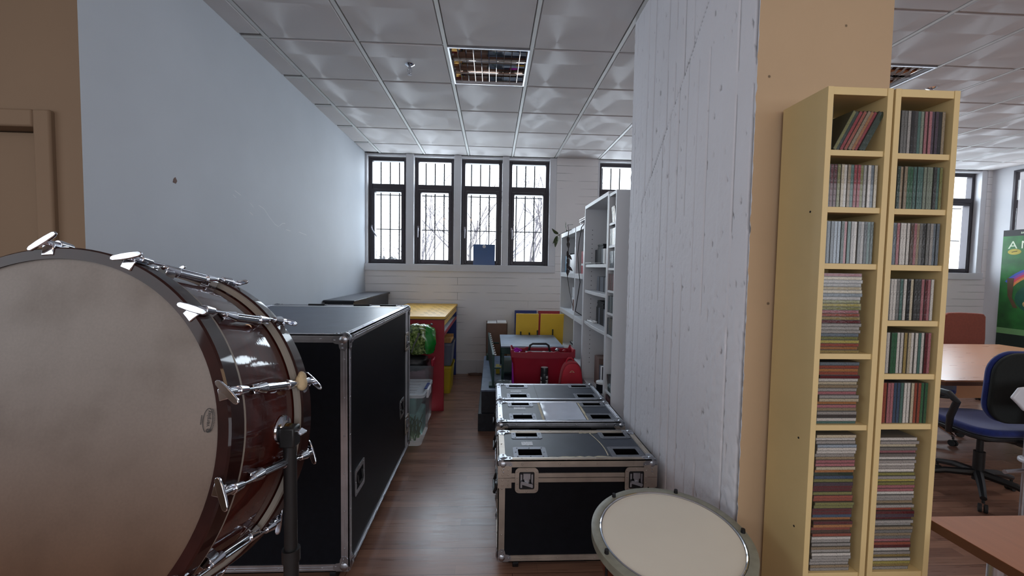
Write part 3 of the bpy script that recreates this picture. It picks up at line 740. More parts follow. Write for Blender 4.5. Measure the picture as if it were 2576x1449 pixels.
def lidded_case(label, y0, y1, front=True, hinge=False, left_handle=True):
    x0, x1, z0, z1 = .045, .81, .082, .58
    t = thing('flight_case', label, 'flight case', ((x0 + x1) / 2, (y0 + y1) / 2, 0), group='low flight cases in a row by the pier')
    ym = (y0 + y1) / 2; dw, dh = .118, .07; ya, yb = y0 + .088, y1 - .05
    ds = [(x, y) for x in (.2, .689) for y in (ya, yb)]
    hs = [(x - dw / 2, x + dw / 2, y - dh / 2, y + dh / 2) for x, y in ds]
    b = MB(); b.bx(x0, x1, y0, y1, z0, .5); b.bx(x0, x1, y0, y0 + .004, .5, z1); b.bx(x0, x1, y1 - .004, y1, .5, z1); b.bx(x0, x0 + .004, y0, y1, .5, z1); b.bx(x1 - .004, x1, y0, y1, .5, z1); b.build('body', M['black_panel'], t, smooth=False)
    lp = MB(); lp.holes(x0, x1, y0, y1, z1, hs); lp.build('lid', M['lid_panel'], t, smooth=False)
    for x, y in ds: dish(t, 'caster_dish', frame((x, y, z1), (0, 0, 1), (0, 1, 0)), dw, dh, .05, M['dish_zinc'])
    edges12(t, x0, x1, y0, y1, z0, z1, .03, M['alu_dull'] if front else M['alu'])
    bd = MB()
    for za, zb in ((.476, .497), (.5, .521)):
        bd.bx(x0 - .005, x1 + .005, y0 - .005, y0, za, zb); bd.bx(x0 - .005, x1 + .005, y1, y1 + .005, za, zb); bd.bx(x0 - .005, x0, y0, y1, za, zb); bd.bx(x1, x1 + .005, y0, y1, za, zb)
        bd.bx(x0 - .0065, x1 + .0065, y0 - .0065, y0 - .004, (za + zb) / 2 - .002, (za + zb) / 2 + .002)
    bd.build('lid_band', M['alu_dull'] if front else M['alu'], t, smooth=False)
    for cx, sx in ((x0, 1), (x1, -1)):
        for za, zb in ((.45, .5), (.5, .56)):
            c = MB(); c.bx(min(cx, cx + sx * .06) - (.006 if sx > 0 else 0), max(cx, cx + sx * .06) + (.006 if sx < 0 else 0), y0 - .008, y0 - .004, za, zb - .002)
            for i in range(2):
                for j in range(2): c.sph((cx + sx * (.016 + .028 * i), y0 - .008, za + .014 + .024 * j), .0045, 8, 4, (1, .6, 1))
            c.build('corner_plate', M['alu_dull'], t)
    if front:
        for x in (.178, .712): latch(t, frame((x, y0 - .007, .488), (0, -1, 0), (0, 0, 1)))
    if hinge:
        for x in (.16, .68):
            h = MB(); h.bx(x - .075, x + .075, y0 - .011, y0 - .006, .515, .548); h.bx(x - .06, x + .06, y0 - .011, y0 - .006, .47, .512); h.cyl((x - .07, y0 - .012, .513), (x + .07, y0 - .012, .513), .007, n=10); h.build('hinge', M['dark_metal'], t)
    casters(t, x0, x1, y0, y1, z0)
    hd = MB(); hd.bx(x0 - .008, x0 - .004, ym - .09, ym + .09, .34, .42); hd.tube([(x0 - .008, ym - .06, .4), (x0 - .02, ym - .06, .36), (x0 - .02, ym + .06, .36), (x0 - .008, ym + .06, .4)], .008); hd.build('side_handle', M['black_plastic'], t)
    return t
c1 = lidded_case('black flight case with two butterfly latches behind the kettledrum', 1.955, 2.32)
c2 = lidded_case('flight case with a clear document sleeve on its lid', 2.45, 2.838, False, True)
c3 = lidded_case('flight case in front of the red plastic bin, farthest of its row', 2.872, 3.268, False)
def patch(root, name, x0, x1, y0, y1, m, z=.5812, jag=0):
    p = MB(); n = 14; top = []; bot = []
    for i in range(n + 1):
        x = x0 + (x1 - x0) * i / n; bot.append((x, y0 + (rnd.random() - .5) * jag, z)); top.append((x, y1 + (rnd.random() - .5) * jag, z))
    for i in range(n): p.quad(bot[i], bot[i + 1], top[i + 1], top[i])
    return p.build(name, m, root, smooth=False)
M['residue'] = mat('tape_residue', rgb(196, 186, 160), .7, var=.2, scale=30)
M['label_paper'] = mat('printed_label', rgb(190, 194, 202), .5, var=.45, scale=160, detail=2)
patch(c1, 'paper_label', .165, .224, 2.126, 2.172, M['label_paper']); patch(c2, 'paper_label', .152, .23, 2.679, 2.718, M['label_paper']); patch(c3, 'paper_label', .147, .229, 3.06, 3.092, M['label_paper'])
patch(c1, 'tape_residue', .29, .6, 1.988, 1.996, M['residue'], jag=.012); patch(c1, 'tape_residue', .5, .6, 2.284, 2.292, M['residue'], jag=.01)
q = MB()
for i in range(12):
    a, c = i / 12, (i + 1) / 12; xa = .555 + .02 * math.sin(a * 2.6) + .02 * a; xb = .555 + .02 * math.sin(c * 2.6) + .02 * c; q.quad((xa, 2.285 - a * .28, .5813), (xa + .006, 2.285 - a * .28, .5813), (xb + .004, 2.285 - c * .28, .5813), (xb, 2.285 - c * .28, .5813))
q.build('tape_residue', M['residue'], c1, smooth=False)
for xa in (.318, .594): patch(c2, 'tape_residue', xa, xa + .014, 2.49, 2.81, M['residue'], jag=.004)
patch(c3, 'tape_residue', .335, .338, 2.9, 3.23, M['ink'])
s = MB(); nx, ny = 14, 12
for i in range(nx + 1):
    for j in range(ny + 1): s.v.append(V((.338 + .25 * i / nx, 2.487 + .325 * j / ny, .5822 + .0025 * abs(noise.noise((i * .7, j * .6, 3))))))
s.f = [[i * (ny + 1) + j, (i + 1) * (ny + 1) + j, (i + 1) * (ny + 1) + j + 1, i * (ny + 1) + j + 1] for i in range(nx) for j in range(ny)]; s.mi = [0] * len(s.f)
s.build('document_sleeve', mat('crumpled_sleeve', rgb(196, 204, 220), .16, var=.05, scale=5, bump=.25, bscale=14, spec=.8), c2, angle=20)

# ------------------------------------------------------------------ concert bass drum
cx, cy, cz, yaw, til, LD = -1.014, .939, 1.093, .074, -.206, .337
ax = V((math.sin(yaw) * math.cos(til), math.cos(yaw) * math.cos(til), math.sin(til))); sx = V((math.cos(yaw), -math.sin(yaw), 0)); up = sx.cross(ax)
DM = Matrix((sx, ax, up)).transposed().to_4x4(); DM.translation = V((cx, cy, cz))
drum = thing('bass_drum', 'large bass drum with reddish brown lacquered shell and chrome tension rods', 'drum', M=DM)
LY = Matrix.Rotation(-PI / 2, 4, 'X')                       # lathe axis z -> drum axis +y
def dl(prof, name, m, par=drum, n=128, **k):
    b = MB(DM); b.lathe(prof, n, LY, closed=k.pop('closed', False)); return b.build(name, m, par, **k)
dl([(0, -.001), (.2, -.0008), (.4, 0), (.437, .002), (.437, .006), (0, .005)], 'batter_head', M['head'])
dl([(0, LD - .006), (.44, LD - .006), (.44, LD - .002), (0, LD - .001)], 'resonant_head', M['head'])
dl([(.428, -.004), (.452, -.004), (.456, 0), (.456, .042), (.452, .046), (.442, .046), (.434, .02), (.43, .006)], 'hoop', M['hoop_wood'], closed=True)
dl([(.434, LD - .046), (.456, LD - .046), (.46, LD - .042), (.46, LD), (.456, LD + .004), (.436, LD + .004)], 'hoop', M['hoop_wood'], closed=True)
dl([(.44, .045), (.452, .045), (.453, .053), (.44, .054)], 'hoop_edge', M['hoop_strip'], closed=True)
dl([(.44, LD - .056), (.453, LD - .055), (.455, LD - .046), (.44, LD - .046)], 'hoop_edge', M['hoop_strip'], closed=True)
dl([(.436, .03), (.437, .06), (.437, LD - .06), (.436, LD - .03), (.425, LD - .03), (.425, .03)], 'shell', M['drum_wood'], closed=True)
# one tension set at angle 0, the rest are turned copies
def tension_set():
    r0 = .466
    rod = MB(DM); rod.cyl((r0, .02, 0), (r0, LD - .02, 0), .0036, n=10); rod = rod.build('tension_rod', M['chrome'], drum)
    for y, d in ((0, 1), (LD, -1)):
        c = MB(DM); c.cyl((r0, y + d * .012, 0), (r0, y + d * .046, 0), .0125, .0085, n=16); c.bx(.436, .462, y - d * .007, y - d * .002, -.014, .014); c.bx(.457, r0, y - d * .006, y + d * .03, -.011, .011)
        c.build('claw', M['chrome'], rod, bevel=.002)
        h = MB(DM); h.cyl((r0, y + d * .012, 0), (r0, y - d * .016, 0), .007, n=14)
        poly = [(-.036, -.003), (-.03, -.0065), (-.01, -.008), (.01, -.008), (.03, -.0065), (.036, -.003), (.036, .003), (.03, .0065), (.01, .008), (-.01, .008), (-.03, .0065), (-.036, .003)]
        h.prism(poly, -.022 if d > 0 else .016, -.016 if d > 0 else .022, Matrix.Translation((r0, y, 0)) @ Matrix.Rotation(math.radians(58), 4, 'Y') @ Matrix((((1, 0, 0, 0)), (0, 0, 1, 0), (0, 1, 0, 0), (0, 0, 0, 1))))
        h.build('t_handle', M['chrome'], rod, bevel=.0015)
    lg = MB(DM); m = LD / 2 + .008; lg.cyl((.455, m - .062, 0), (.455, m + .062, 0), .0105, n=16)
    for d in (-1, 1):
        lg.cyl((.455, m + d * .05, 0), (.461, m + d * .088, 0), .0155, .0085, n=16); lg.bx(.436, .458, m + d * .075 - .016, m + d * .075 + .016, -.0125, .0125)
        lg.cyl((.461, m + d * .088, 0), (.464, m + d * .097, 0), .0085, .005, n=12)
    lg.build('lug', M['chrome'], drum, bevel=.002)
tension_set()
proto = [o for o in drum.children if o.name.split('.')[0] in ('tension_rod', 'lug')]
for o in proto: o.matrix_local = Matrix.Rotation(-math.radians(17), 4, 'Y')
for k in range(1, 14):
    R = Matrix.Rotation(-math.radians(17 + 360 / 14 * k), 4, 'Y')
    for o in proto:
        c = copy_tree(o, None, drum); c.matrix_local = R
# side plate where the stand grips the shell
td = MB(DM); PT = Matrix.Translation((.437, .2287, .016)) @ Matrix.Rotation(PI / 2, 4, 'Y')
td.lathe([(.0, .022), (.012, .022), (.014, .012), (.02, .012), (.024, .006), (.036, .004), (.038, 0), (0, 0)][::-1], 32, PT); td = td.build('trunnion_plate', M['chrome'], drum); tq = MB(DM); tq.lathe([(.0, .03), (.008, .03), (.0125, .023), (.017, .0235), (.017, .013), (0, .013)][::-1], 24, PT); tq.build('pivot_boss', M['brass'], td)
# maker's oval and word printed near the rim of the skin
LM = DM @ Matrix.Translation((.3985, -.0022, .0735)) @ Matrix.Rotation(PI / 2, 4, 'X') @ Matrix.Rotation(PI / 2, 4, 'Z')
ov = MB(LM); P = [(math.cos(a) * .026, math.sin(a) * .0115) for a in [math.radians(i) for i in range(-158, 172, 6)]]
for a, c in zip(P, P[1:]): ov.quad((a[0], a[1], 0), (c[0], c[1], 0), (c[0] * .94, c[1] * .87, 0), (a[0] * .94, a[1] * .87, 0))
ov.build('logo_oval', M['ink'], drum, smooth=False)
lettering('lettering', 'verplay', .0118, LM @ Matrix.Translation((.004, -.0006, 0)), M['ink'], drum, .0001)
lettering('lettering', 'e', .021, LM @ Matrix.Translation((-.0215, -.002, 0)), M['ink'], drum, .0001)
ov = MB(LM)
for k in range(16):
    a = math.radians(-140 + k * 7.2); x, y = math.cos(a) * .028, math.sin(a) * .0148; ov.bx(x - .0009, x + .0007, y - .0011, y + .0009, 0, .0001)
for k in range(9): ov.bx(-.009 + k * .0022, -.0075 + k * .0022, .0135, .016, 0, .0001)
ov.build('fine_print', M['ink'], drum, smooth=False)
# scuffs on the lacquer: pale streaks round the shell
# folded tape at one rear claw
tp = MB(DM); RT = Matrix.Rotation(-math.radians(17), 4, 'Y')
tp.sph((.466, LD - .05, 0), .019, 10, 7, (.8, 1.0, 1.25), RT); tp.sph((.47, LD - .048, .014), .015, 9, 6, (.7, 1.1, 1.2), RT); tp.build('tape_wrap', M['tape'], drum)

# its stand: upright posts with swivel clamps, on a floor frame
st = thing('drum_stand', 'black upright stand post clamped to the side of the bass drum', 'drum stand', (-1.0, 1.13, 0))
tc = DM @ V((.455, .2287, .016)); px_, py_ = -.538, 1.125
PL = [(px_, py_), (2 * cx - px_ + .03, py_ + .06)]
for (x, y), sg in ((PL[0], 1), (PL[1], -1)):
    p = MB(); p.cyl((x, y, .03), (x, y, .72), .019, n=20); p.cyl((x, y, .72), (x, y, 1.03), .0165, n=20); p.cyl((x, y, .7), (x, y, .735), .023, n=20); p.build('post', M['black_plastic'], st)
    c = MB(); c.bx(x - .02, x + .02, y - .02, y + .02, 1.02, 1.075); c.cyl((x, y, 1.05), (x - sg * .035, y + .004, 1.055), .0095, n=14); c.build('swivel_clamp', M['black_plastic'], st, bevel=.005)
    w = MB(); w.cyl((x + sg * .018, y, 1.06), (x + sg * .03, y, 1.06), .006, n=10); w.prism([(-.006, -.014), (.006, -.014), (.009, .014), (-.009, .014)], -.003, .003, Matrix.Translation((x + sg * .033, y - .004, 1.06)) @ Matrix.Rotation(.5, 4, 'Y')); w.build('wing_bolt', M['chrome'], st, bevel=.001)
    f = MB(); f.bx(x - .02, x + .02, y - .26, y + .26, .0, .035); f.build('foot_bar', M['black_plastic'], st, bevel=.004)
f = MB(); f.cyl((PL[0][0], PL[0][1], .1), (PL[1][0], PL[1][1], .1), .016, n=14); f.build('cross_bar', M['black_plastic'], st)

# ------------------------------------------------------------------ kettledrum
tx, ty, tz = .585, 1.279, .658
TM = Matrix.Translation((tx, ty, tz)) @ Matrix.Rotation(math.atan(.077), 4, 'X') @ Matrix.Rotation(-math.atan(.032), 4, 'Y')
ti = thing('kettledrum', 'small kettledrum with cream skin and grey rim beside the pier', 'drum', (tx, ty, 0))
def tl(prof, name, m, n=96, closed=False, **k):
    b = MB(TM); b.lathe(prof, n, None, closed); return b.build(name, m, ti, **k)
tl([(0, -.004), (.215, -.004), (.2175, -.012), (0, -.012)], 'skin', M['timp_head'])
tl([(.2165, -.014), (.2165, -.001), (.219, .001), (.222, -.001), (.222, -.014)], 'skin_ring', M['chrome'], closed=True)
tl([(.221, -.006), (.224, 0), (.246, 0), (.25, -.003), (.25, -.03), (.245, -.034), (.228, -.034), (.222, -.02)], 'rim', M['timp_rim'], closed=True)
pr = [(.226, -.03)] + [(.226 * math.cos(a), -.05 - .27 * math.sin(a)) for a in [PI / 2 * i / 12 for i in range(13)]]
tl(pr[:-1] + [(.03, -.32), (0, -.322)], 'bowl', M['copper'])
for d in (122, 62, 197, 358, 298, 242):
    a = math.radians(d); x, y = .2365 * math.cos(a), .2365 * math.sin(a)
    k = MB(TM); k.cyl((x, y, -.001), (x, y, .012), .0075, .0065, n=8); k.cyl((x, y, -.12), (x, y, -.0005), .0045, n=8); k.bx(x - .008, x + .008, y - .008, y + .008, -.13, -.115); k.build('tuning_screw', M['dark_metal'], ti)
base = MB(); base.cyl((tx, ty, .1), (tx, ty, .34), .03, n=20)
for d in (80, 200, 320):
    a = math.radians(d); base.tube([(tx + .03 * math.cos(a), ty + .03 * math.sin(a), .2), (tx + .13 * math.cos(a), ty + .13 * math.sin(a), .09), (tx + .21 * math.cos(a), ty + .21 * math.sin(a), .013)], [.016, .014, .013])
base.build('tripod_base', M['dark_metal'], ti)
# ------------------------------------------------------------------ disc towers and their discs
def tower(label, x0, x1, yf, yb, zt, shelves, mats, M0=None, t=.017):
    r = thing('disc_tower', label, 'disc tower', ((x0 + x1) / 2, (yf + yb) / 2, 0)) if M0 is None else thing('disc_tower', label, 'disc tower', M=M0)
    K = M0
    for a, c in ((x0, x0 + t), (x1 - t, x1)):
        b = MB(K); b.bx(a, c, yf, yb, 0, zt); b.build('side_panel', mats, r, bevel=.0008)
    b = MB(K); b.bx(x0 + t, x1 - t, yf + .002, yb, zt - .022, zt); b.build('top_panel', mats, r, bevel=.0008)
    b = MB(K); b.bx(x0 + t, x1 - t, yb - .006, yb, .05, zt - .022); b.build('back_panel', mats, r, smooth=False)
    for z in shelves:
        b = MB(K); b.bx(x0 + t, x1 - t, yf + .004, yb - .006, z - .0165, z); b.build('shelf', mats, r, bevel=.0008)
    b = MB(K); b.bx(x0 + t, x1 - t, yf + .01, yf + .024, 0, .05); b.build('plinth', mats, r)
    return r


ta = tower('inner cream disc tower, nearest the concrete pier, leaning red cases on its top shelf', .948, 1.143, 1.17, 1.355, 2.04, [1.863, 1.70, 1.536, 1.27, 1.055, .598, .3, .066], M['cream_board'])
tb = tower('outer cream disc tower beside the beech desk', 1.15, 1.345, 1.17, 1.355, 2.04, [1.859, 1.699, 1.535, 1.37, 1.21, 1.058, .598, .3, .066], M['cream_board'])
pg = MB()
for z in (1.475, 1.43, 1.365, 1.31): pg.cyl((1.126, 1.235, z), (1.114, 1.235, z), .0035, n=8); pg.sph((1.113, 1.235, z), .006, 8, 5)
pg.build('shelf_pins', M['dark_metal'], ta)
hl = MB()
for z in (1.88, 1.41, 1.34, 1.29): hl.cyl((1.1262, 1.235, z), (1.1255, 1.235, z), .003, n=8)
for y, z in ((1.215, 1.69), (1.215, 1.0), (1.215, .72)): hl.cyl((.9482, y, z), (.9475, y, z), .0035, n=8)
hl.build('peg_holes', M['ink'], ta)
hl = MB()
for k in range(9): hl.cyl((1.3282, 1.235, .95 - .032 * k), (1.3275, 1.235, .95 - .032 * k), .003, n=8)
hl.build('peg_holes', M['ink'], tb)

cdm = MB(); cdm.bx(-.0048, .0048, .0004, .141, 0, .1238); cdm.cur = 1; cdm.bx(-.0038, .0038, 0, .004, .0012, .1226)
CD = cdm.mesh('disc_case', [M['case'], M['spine']], smooth=False)
PAL = {'dark green': (38, 66, 48), 'green': (44, 112, 70), 'pale green': (132, 148, 124), 'olive': (140, 140, 62), 'teal': (70, 120, 110), 'red': (176, 34, 44), 'brick red': (176, 72, 48), 'dark red': (110, 26, 34), 'pink': (190, 104, 112),
       'orange': (196, 116, 52), 'yellow': (196, 180, 70), 'cream': (206, 190, 154), 'tan': (164, 140, 104), 'white': (222, 216, 206), 'pale grey': (170, 166, 160), 'grey': (120, 120, 116), 'dark grey': (66, 66, 66), 'black': (26, 26, 28),
       'grey blue': (104, 120, 134), 'blue': (52, 84, 120), 'pale blue': (150, 172, 192), 'purple': (78, 56, 78), 'brown': (96, 66, 48), 'gold': (176, 146, 70)}
ABB = dict(dg='dark green', gn='green', pg='pale green', ol='olive', te='teal', rd='red', br='brick red', dr='dark red', pk='pink', og='orange', ye='yellow', cr='cream', tn='tan', wh='white', lg='pale grey', gy='grey', dk='dark grey', bk='black', gb='grey blue', bl='blue', pb='pale blue', pu='purple', bw='brown', gd='gold')
ORD = 'first second third fourth fifth sixth seventh eighth ninth tenth eleventh twelfth thirteenth fourteenth fifteenth sixteenth seventeenth eighteenth nineteenth twentieth'.split()
TENS = {20: 'twenty', 30: 'thirty', 40: 'forty'}
def ordn(n):
    if n <= 20: return ORD[n - 1]
    t, u = n // 10 * 10, n % 10
    return TENS[t] + '-' + ORD[u - 1] if u else {30: 'thirtieth', 40: 'fortieth'}[t]
def disc(key, Mx, label, group):
    c = ABB[key]; o = bpy.data.objects.new('disc_case', CD); COL.objects.link(o); o.matrix_world = Mx; WM[o.name] = Mx
    j = rnd.uniform(.88, 1.1); o.color = (*[min(1, x * j) for x in lin([(v * .72 + .28 * sum(PAL[c]) / 3) * .8 / 255 for v in PAL[c]])], 1)
    tag(o, '%s disc case, %s' % (c, label), 'CD', group)
T = Matrix.Translation
def row(keys, x0, y0, z, where, group, K=None, pitch=.0101, lean=0, hi=None):
    for i, k in enumerate(keys.split()):
        a = lean if not isinstance(lean, dict) else lean.get(i, 0)
        p = pitch / math.cos(a) if a else pitch
        Mx = T((x0, y0 + rnd.uniform(0, .004), z + (.0048 * math.sin(abs(a)) if a else 0))) @ Matrix.Rotation(a, 4, 'Y')
        x0 += p
        if K is not None: Mx = K @ Mx
        disc(k, Mx, '%s from the %s, %s' % (ordn(i + 1), where[0], where[1]), group)
def stack(keys, x0, y0, z, where, group, jit=.006):
    ks = keys.split(); n = len(ks)
    for i, k in enumerate(ks):                       # keys run from the top down
        zz = z + (n - 1 - i) * .0099 + .0049
        disc(k, T((x0 + rnd.uniform(0, jit), y0 + rnd.uniform(0, .008), zz)) @ Matrix.Rotation(PI / 2, 4, 'Y'), '%s from the top of the stack, %s' % (ordn(i + 1), where), group)
YA = 1.178
g = 'discs on the shelves of the inner tower'
row('dg', .9712, YA, 1.8632, ('left', 'top shelf of inner tower'), g)
for i, k in enumerate('ol dg rd br tn og rd dg dg'.split()):
    a = math.radians(27); Mx = T((.982 + i * .0111, YA + rnd.uniform(0, .005), 1.8634 + .0048 * math.sin(a))) @ Matrix.Rotation(a, 4, 'Y')
    disc(k, Mx, '%s of the leaning row, top shelf of inner tower' % ordn(i + 1), g)
row('dk dr dr ol cr wh tn te rd rd ol lg wh gb cr', .9715, YA, 1.7002, ('left', 'second shelf of inner tower'), g)
row('dk gb gb pb pb dg pk te lg wh gy lg bk te dg', .9715, YA, 1.5362, ('left', 'third shelf of inner tower'), g)
stack('rd cr lg lg gd cr gb lg ol ye ol pk br gd dr lg lg lg gb ol ye br og gd', .967, YA, 1.2702, 'fourth shelf of inner tower', g)
stack('gb br og br dr wh cr tn lg pk lg cr og pk tn lg dk wh te', .972, YA, 1.0552, 'fifth shelf of inner tower', g)
stack('cr wh lg pb wh wh lg tn pk pk cr og dg bl ol pu dr dr ol br br ol ol dr dr bl og dr og br bw br wh lg lg tn lg wh lg lg lg tn lg', .975, YA, .5982, 'bottom shelf of inner tower', g)
g = 'discs on the shelves of the outer tower'
row('dk gy gy lg bk dk te pg pk pk pu pu bk tn', 1.174, YA, 1.8592, ('left', 'top shelf of outer tower'), g, pitch=.0105)
row('dg dg tn tn gn gn te te te pg pg pg dk te ol', 1.1735, YA, 1.6992, ('left', 'second shelf of outer tower'), g)
row('gb gb pk wh wh wh bw pk tn gy dk gy lg gb gb', 1.1735, YA, 1.5352, ('left', 'third shelf of outer tower'), g)
row('lg wh wh gy te wh bk cr dk dk pk dr pk wh', 1.1735, YA, 1.3702, ('left', 'fourth shelf of outer tower'), g, pitch=.0106)
row('lg wh gn gn wh wh gd cr wh wh te wh dr pk', 1.174, YA, 1.2102, ('left', 'fifth shelf of outer tower'), g, pitch=.0106)
row('rd br pk pk bl bl te wh wh cr br br gn gn', 1.174, YA, 1.0582, ('left', 'sixth shelf of outer tower'), g, pitch=.0106)
stack('wh lg cr gy pk gy wh lg wh lg wh ol lg ye ol pk pk wh lg lg tn lg br dr pu dr lg lg tn gy tn gy pk br dr wh lg gd wh ye gd lg', 1.170, YA, .5982, 'bottom shelf of outer tower', g)

# disc tower at the far side of the pier, facing the gangway (-x)
KC = T((.86, 3.105, 0)) @ Matrix.Rotation(-PI / 2, 4, 'Z')
zs = [1.845, 1.68, 1.515, 1.35, 1.185, 1.02, .6, .435, .07]
tower('white disc tower behind the pier, beside the tall white bookcase', 0, .2, 0, .17, 2.065, zs, M['white_board'], KC)
for o in COL.objects:
    if o.parent and o.parent.name == 'disc_tower.002' and o.name.startswith('side_panel'): o.data.materials[0] = M['white_board']
g = 'discs in the white tower behind the pier'
for i, (z, ks) in enumerate(((1.845, 'cr tn wh cr lg wh'), (1.68, 'lg wh lg wh lg lg wh lg wh lg'), (1.515, 'pb pb gb pb pb pb gb pb pb pb'), (1.35, 'pk lg gb pk pk lg pk gb pk pk'), (1.185, 'pb pb te pb gb pb te pb pb gb'), (1.02, 'gb pb pb gb pb pb gb pb pb gb'), (.6, 'te gb te gb te gb'), (.435, 'pk pk pk gy pk pk gy pk pk pk'))):
    lean = math.radians(-20) if i in (0, 6) else 0
    row(ks, .09 if lean else .03, .006, z + .0003, ('bookcase end', '%s shelf of white tower behind pier' % (['top', 'second', 'third', 'fourth', 'fifth', 'sixth', 'seventh', 'bottom'][i])), g, KC, .014, lean)

# ------------------------------------------------------------------ white shelving along the right-hand side
WB = M['white_board']
bk = thing('bookcase', 'tall white bookcase with bowed shelves and peg holes', 'bookcase', (1.0, 3.5, 0))
X0, X1, Y0, Y1, ZT = .86, 1.14, 3.112, 3.905, 2.09
for a, c in ((Y0, Y0 + .02), (Y1 - .02, Y1)):
    b = MB(); b.bx(X0, X1, a, c, 0, ZT); b.build('side_panel', WB, bk, bevel=.001)
b = MB(); b.bx(X0, X1, Y0 + .02, Y1 - .02, ZT - .03, ZT); b.build('top_panel', WB, bk, bevel=.001)
b = MB(); b.bx(X1 - .006, X1, Y0 + .02, Y1 - .02, .03, ZT - .03); b.build('back_panel', WB, bk, smooth=False)
for z in (1.545, 1.31, 1.02, .47, .09):
    b = MB(); n = 10; P = [(X1 - .006, Y0 + .02), (X1 - .006, Y1 - .02)] + [(X0 + .012 - .016 * math.sin(PI * i / n) * (1 if z > 1 else .3), Y1 - .02 - (Y1 - Y0 - .04) * i / n) for i in range(n + 1)]
    b.prism(P, z - .026, z); b.build('shelf', WB, bk, bevel=.001)
h = MB()
for x in (.93, 1.08):
    for k in range(30): 
        z = .62 + k * .043
        if z < 1.98: h.cyl((x, Y1 - .0202, z), (x, Y1 - .021, z), .004, n=6)
h.build('peg_holes', M['ink'], bk)

cu = thing('cube_shelf', 'lower white open shelf unit at the window end, plant trailing over it', 'shelf', (1.0, 4.58, 0))
Y0, Y1 = 3.91, 5.25
for y, t_ in ((3.91, .035), (4.315, .035), (5.215, .035)):
    b = MB(); b.bx(.862, 1.16, y, y + t_, .02, 1.885 if 4 < y < 5 else 1.935); b.build('upright', WB, cu, bevel=.001)
for z in (1.935, 1.455, 1.015, .565, .06):
    for a, c in ((3.945, 4.315), (4.35, 5.215)):
        b = MB(); b.bx(.86, 1.16, a, c, z - .05, z); b.build('shelf', WB, cu, bevel=.001)
b = MB(); b.bx(1.15, 1.158, 3.93, 5.23, .05, 1.9); b.build('back_panel', WB, cu, smooth=False)

def book(name, x0, x1, y0, y1, z0, z1, m, label, cat='book', group=None, spine=None):
    t = thing(name, label, cat, ((x0 + x1) / 2, (y0 + y1) / 2, z0), group=group)
    b = MB(); e = .0025
    b.bx(x0, x1, y0, y0 + e, z0, z1); b.bx(x0, x1, y1 - e, y1, z0, z1); b.bx(x0, x0 + e, y0, y1, z0, z1); b.build('cover', m, t, bevel=.0008)
    p = MB(); p.bx(x0 + e, x1 - .004, y0 + e, y1 - e, z0 + .003, z1 - .004); p.build('pages', M['paper'], t, smooth=False)
    if spine:
        p = MB(); p.bx(x0 - .0006, x0, y0 + .004, y1 - .004, z0 + (z1 - z0) * .6, z0 + (z1 - z0) * .8); p.build('spine_label', spine, t, smooth=False)
    return t
G = 'binders on the upper shelf of the white unit'
book('binder', .905, 1.13, 5.09, 5.165, 1.455, 1.655, M['binder_blue'], 'pale blue binder at the window end of the white shelf unit', 'binder', G)
book('binder', .905, 1.13, 4.99, 5.06, 1.455, 1.645, M['white_board'], 'short white binder between the blue and the black binders', 'binder', G)
book('binder', .905, 1.13, 4.865, 4.945, 1.455, 1.68, M['dvd_black'], 'black binder behind the trailing plant stem', 'binder', G)
book('binder', .905, 1.13, 4.6, 4.85, 1.455, 1.665, M['white_board'], 'wide white box file beside the black binder', 'binder', G)
book('binder', .905, 1.13, 4.52, 4.585, 1.455, 1.74, M['white_board'], 'tallest white binder, next to the wide white box file', 'binder', G)
for k in range(11):                                      # a pile of red books
    z = 1.4555 + k * .0205
    book('book', .905, 1.12, 4.0, 4.235, z, z + .02, M['binder_red'] if k != 4 else M['paper'], ('red book, %s from the bottom of the pile in the white unit' % ordn(k + 1)) if k != 4 else 'white book in the middle of the red pile', 'book', 'pile of red books')
bx_ = thing('storage_box', 'white box with a dark lid on the middle shelf of the white unit', 'box', (1.03, 4.72, 1.015))
b = MB(); b.bx(.95, 1.12, 4.6, 4.9, 1.015, 1.285); b.build('body', WB, bx_, bevel=.003); b = MB(); b.bx(.945, 1.125, 4.6, 4.75, 1.286, 1.31); b.build('lid', M['dvd_black'], bx_, bevel=.003)
fr = thing('picture_frame', 'small dark framed picture leaning against the white storage box', 'picture', (.92, 4.66, 1.015))
b = MB(); b.bx(.918, .93, 4.57, 4.76, 1.0155, 1.17); b.build('frame', WB, fr, bevel=.001); b = MB(); b.bx(.9165, .918, 4.585, 4.7, 1.03, 1.155); b.build('photo', mat('mottled_photo', rgb(96, 60, 50), .4, var=.7, scale=40), fr, smooth=False)
bt = thing('bottle', 'pale plastic bottle with black cap on the lower shelf of the white unit', 'bottle', (.95, 4.42, .66))
for k in range(5): 
    t = book('magazine', .89 + .004 * k, 1.12, 4.37, 4.75, .5655 + k * .0205, .5655 + k * .0205 + .02, M['paper'] if k % 2 else M['grey_case'], '%s from the bottom of the magazine pile under the pale bottle' % ordn(k + 1), 'magazine', 'pile of magazines on the lower shelf of the white unit')
b = MB(); b.lathe([(0, 0), (.032, 0), (.034, .01), (.034, .12), (.014, .15), (.014, .16), (0, .16)], 20, T((.95, 4.45, .668))); b.build('bottle_body', M['binder_blue'], bt); b = MB(); b.cyl((.95, 4.45, .828), (.95, 4.45, .868), .016, n=16); b.build('cap', M['black_plastic'], bt)
for o in bt.children: pass
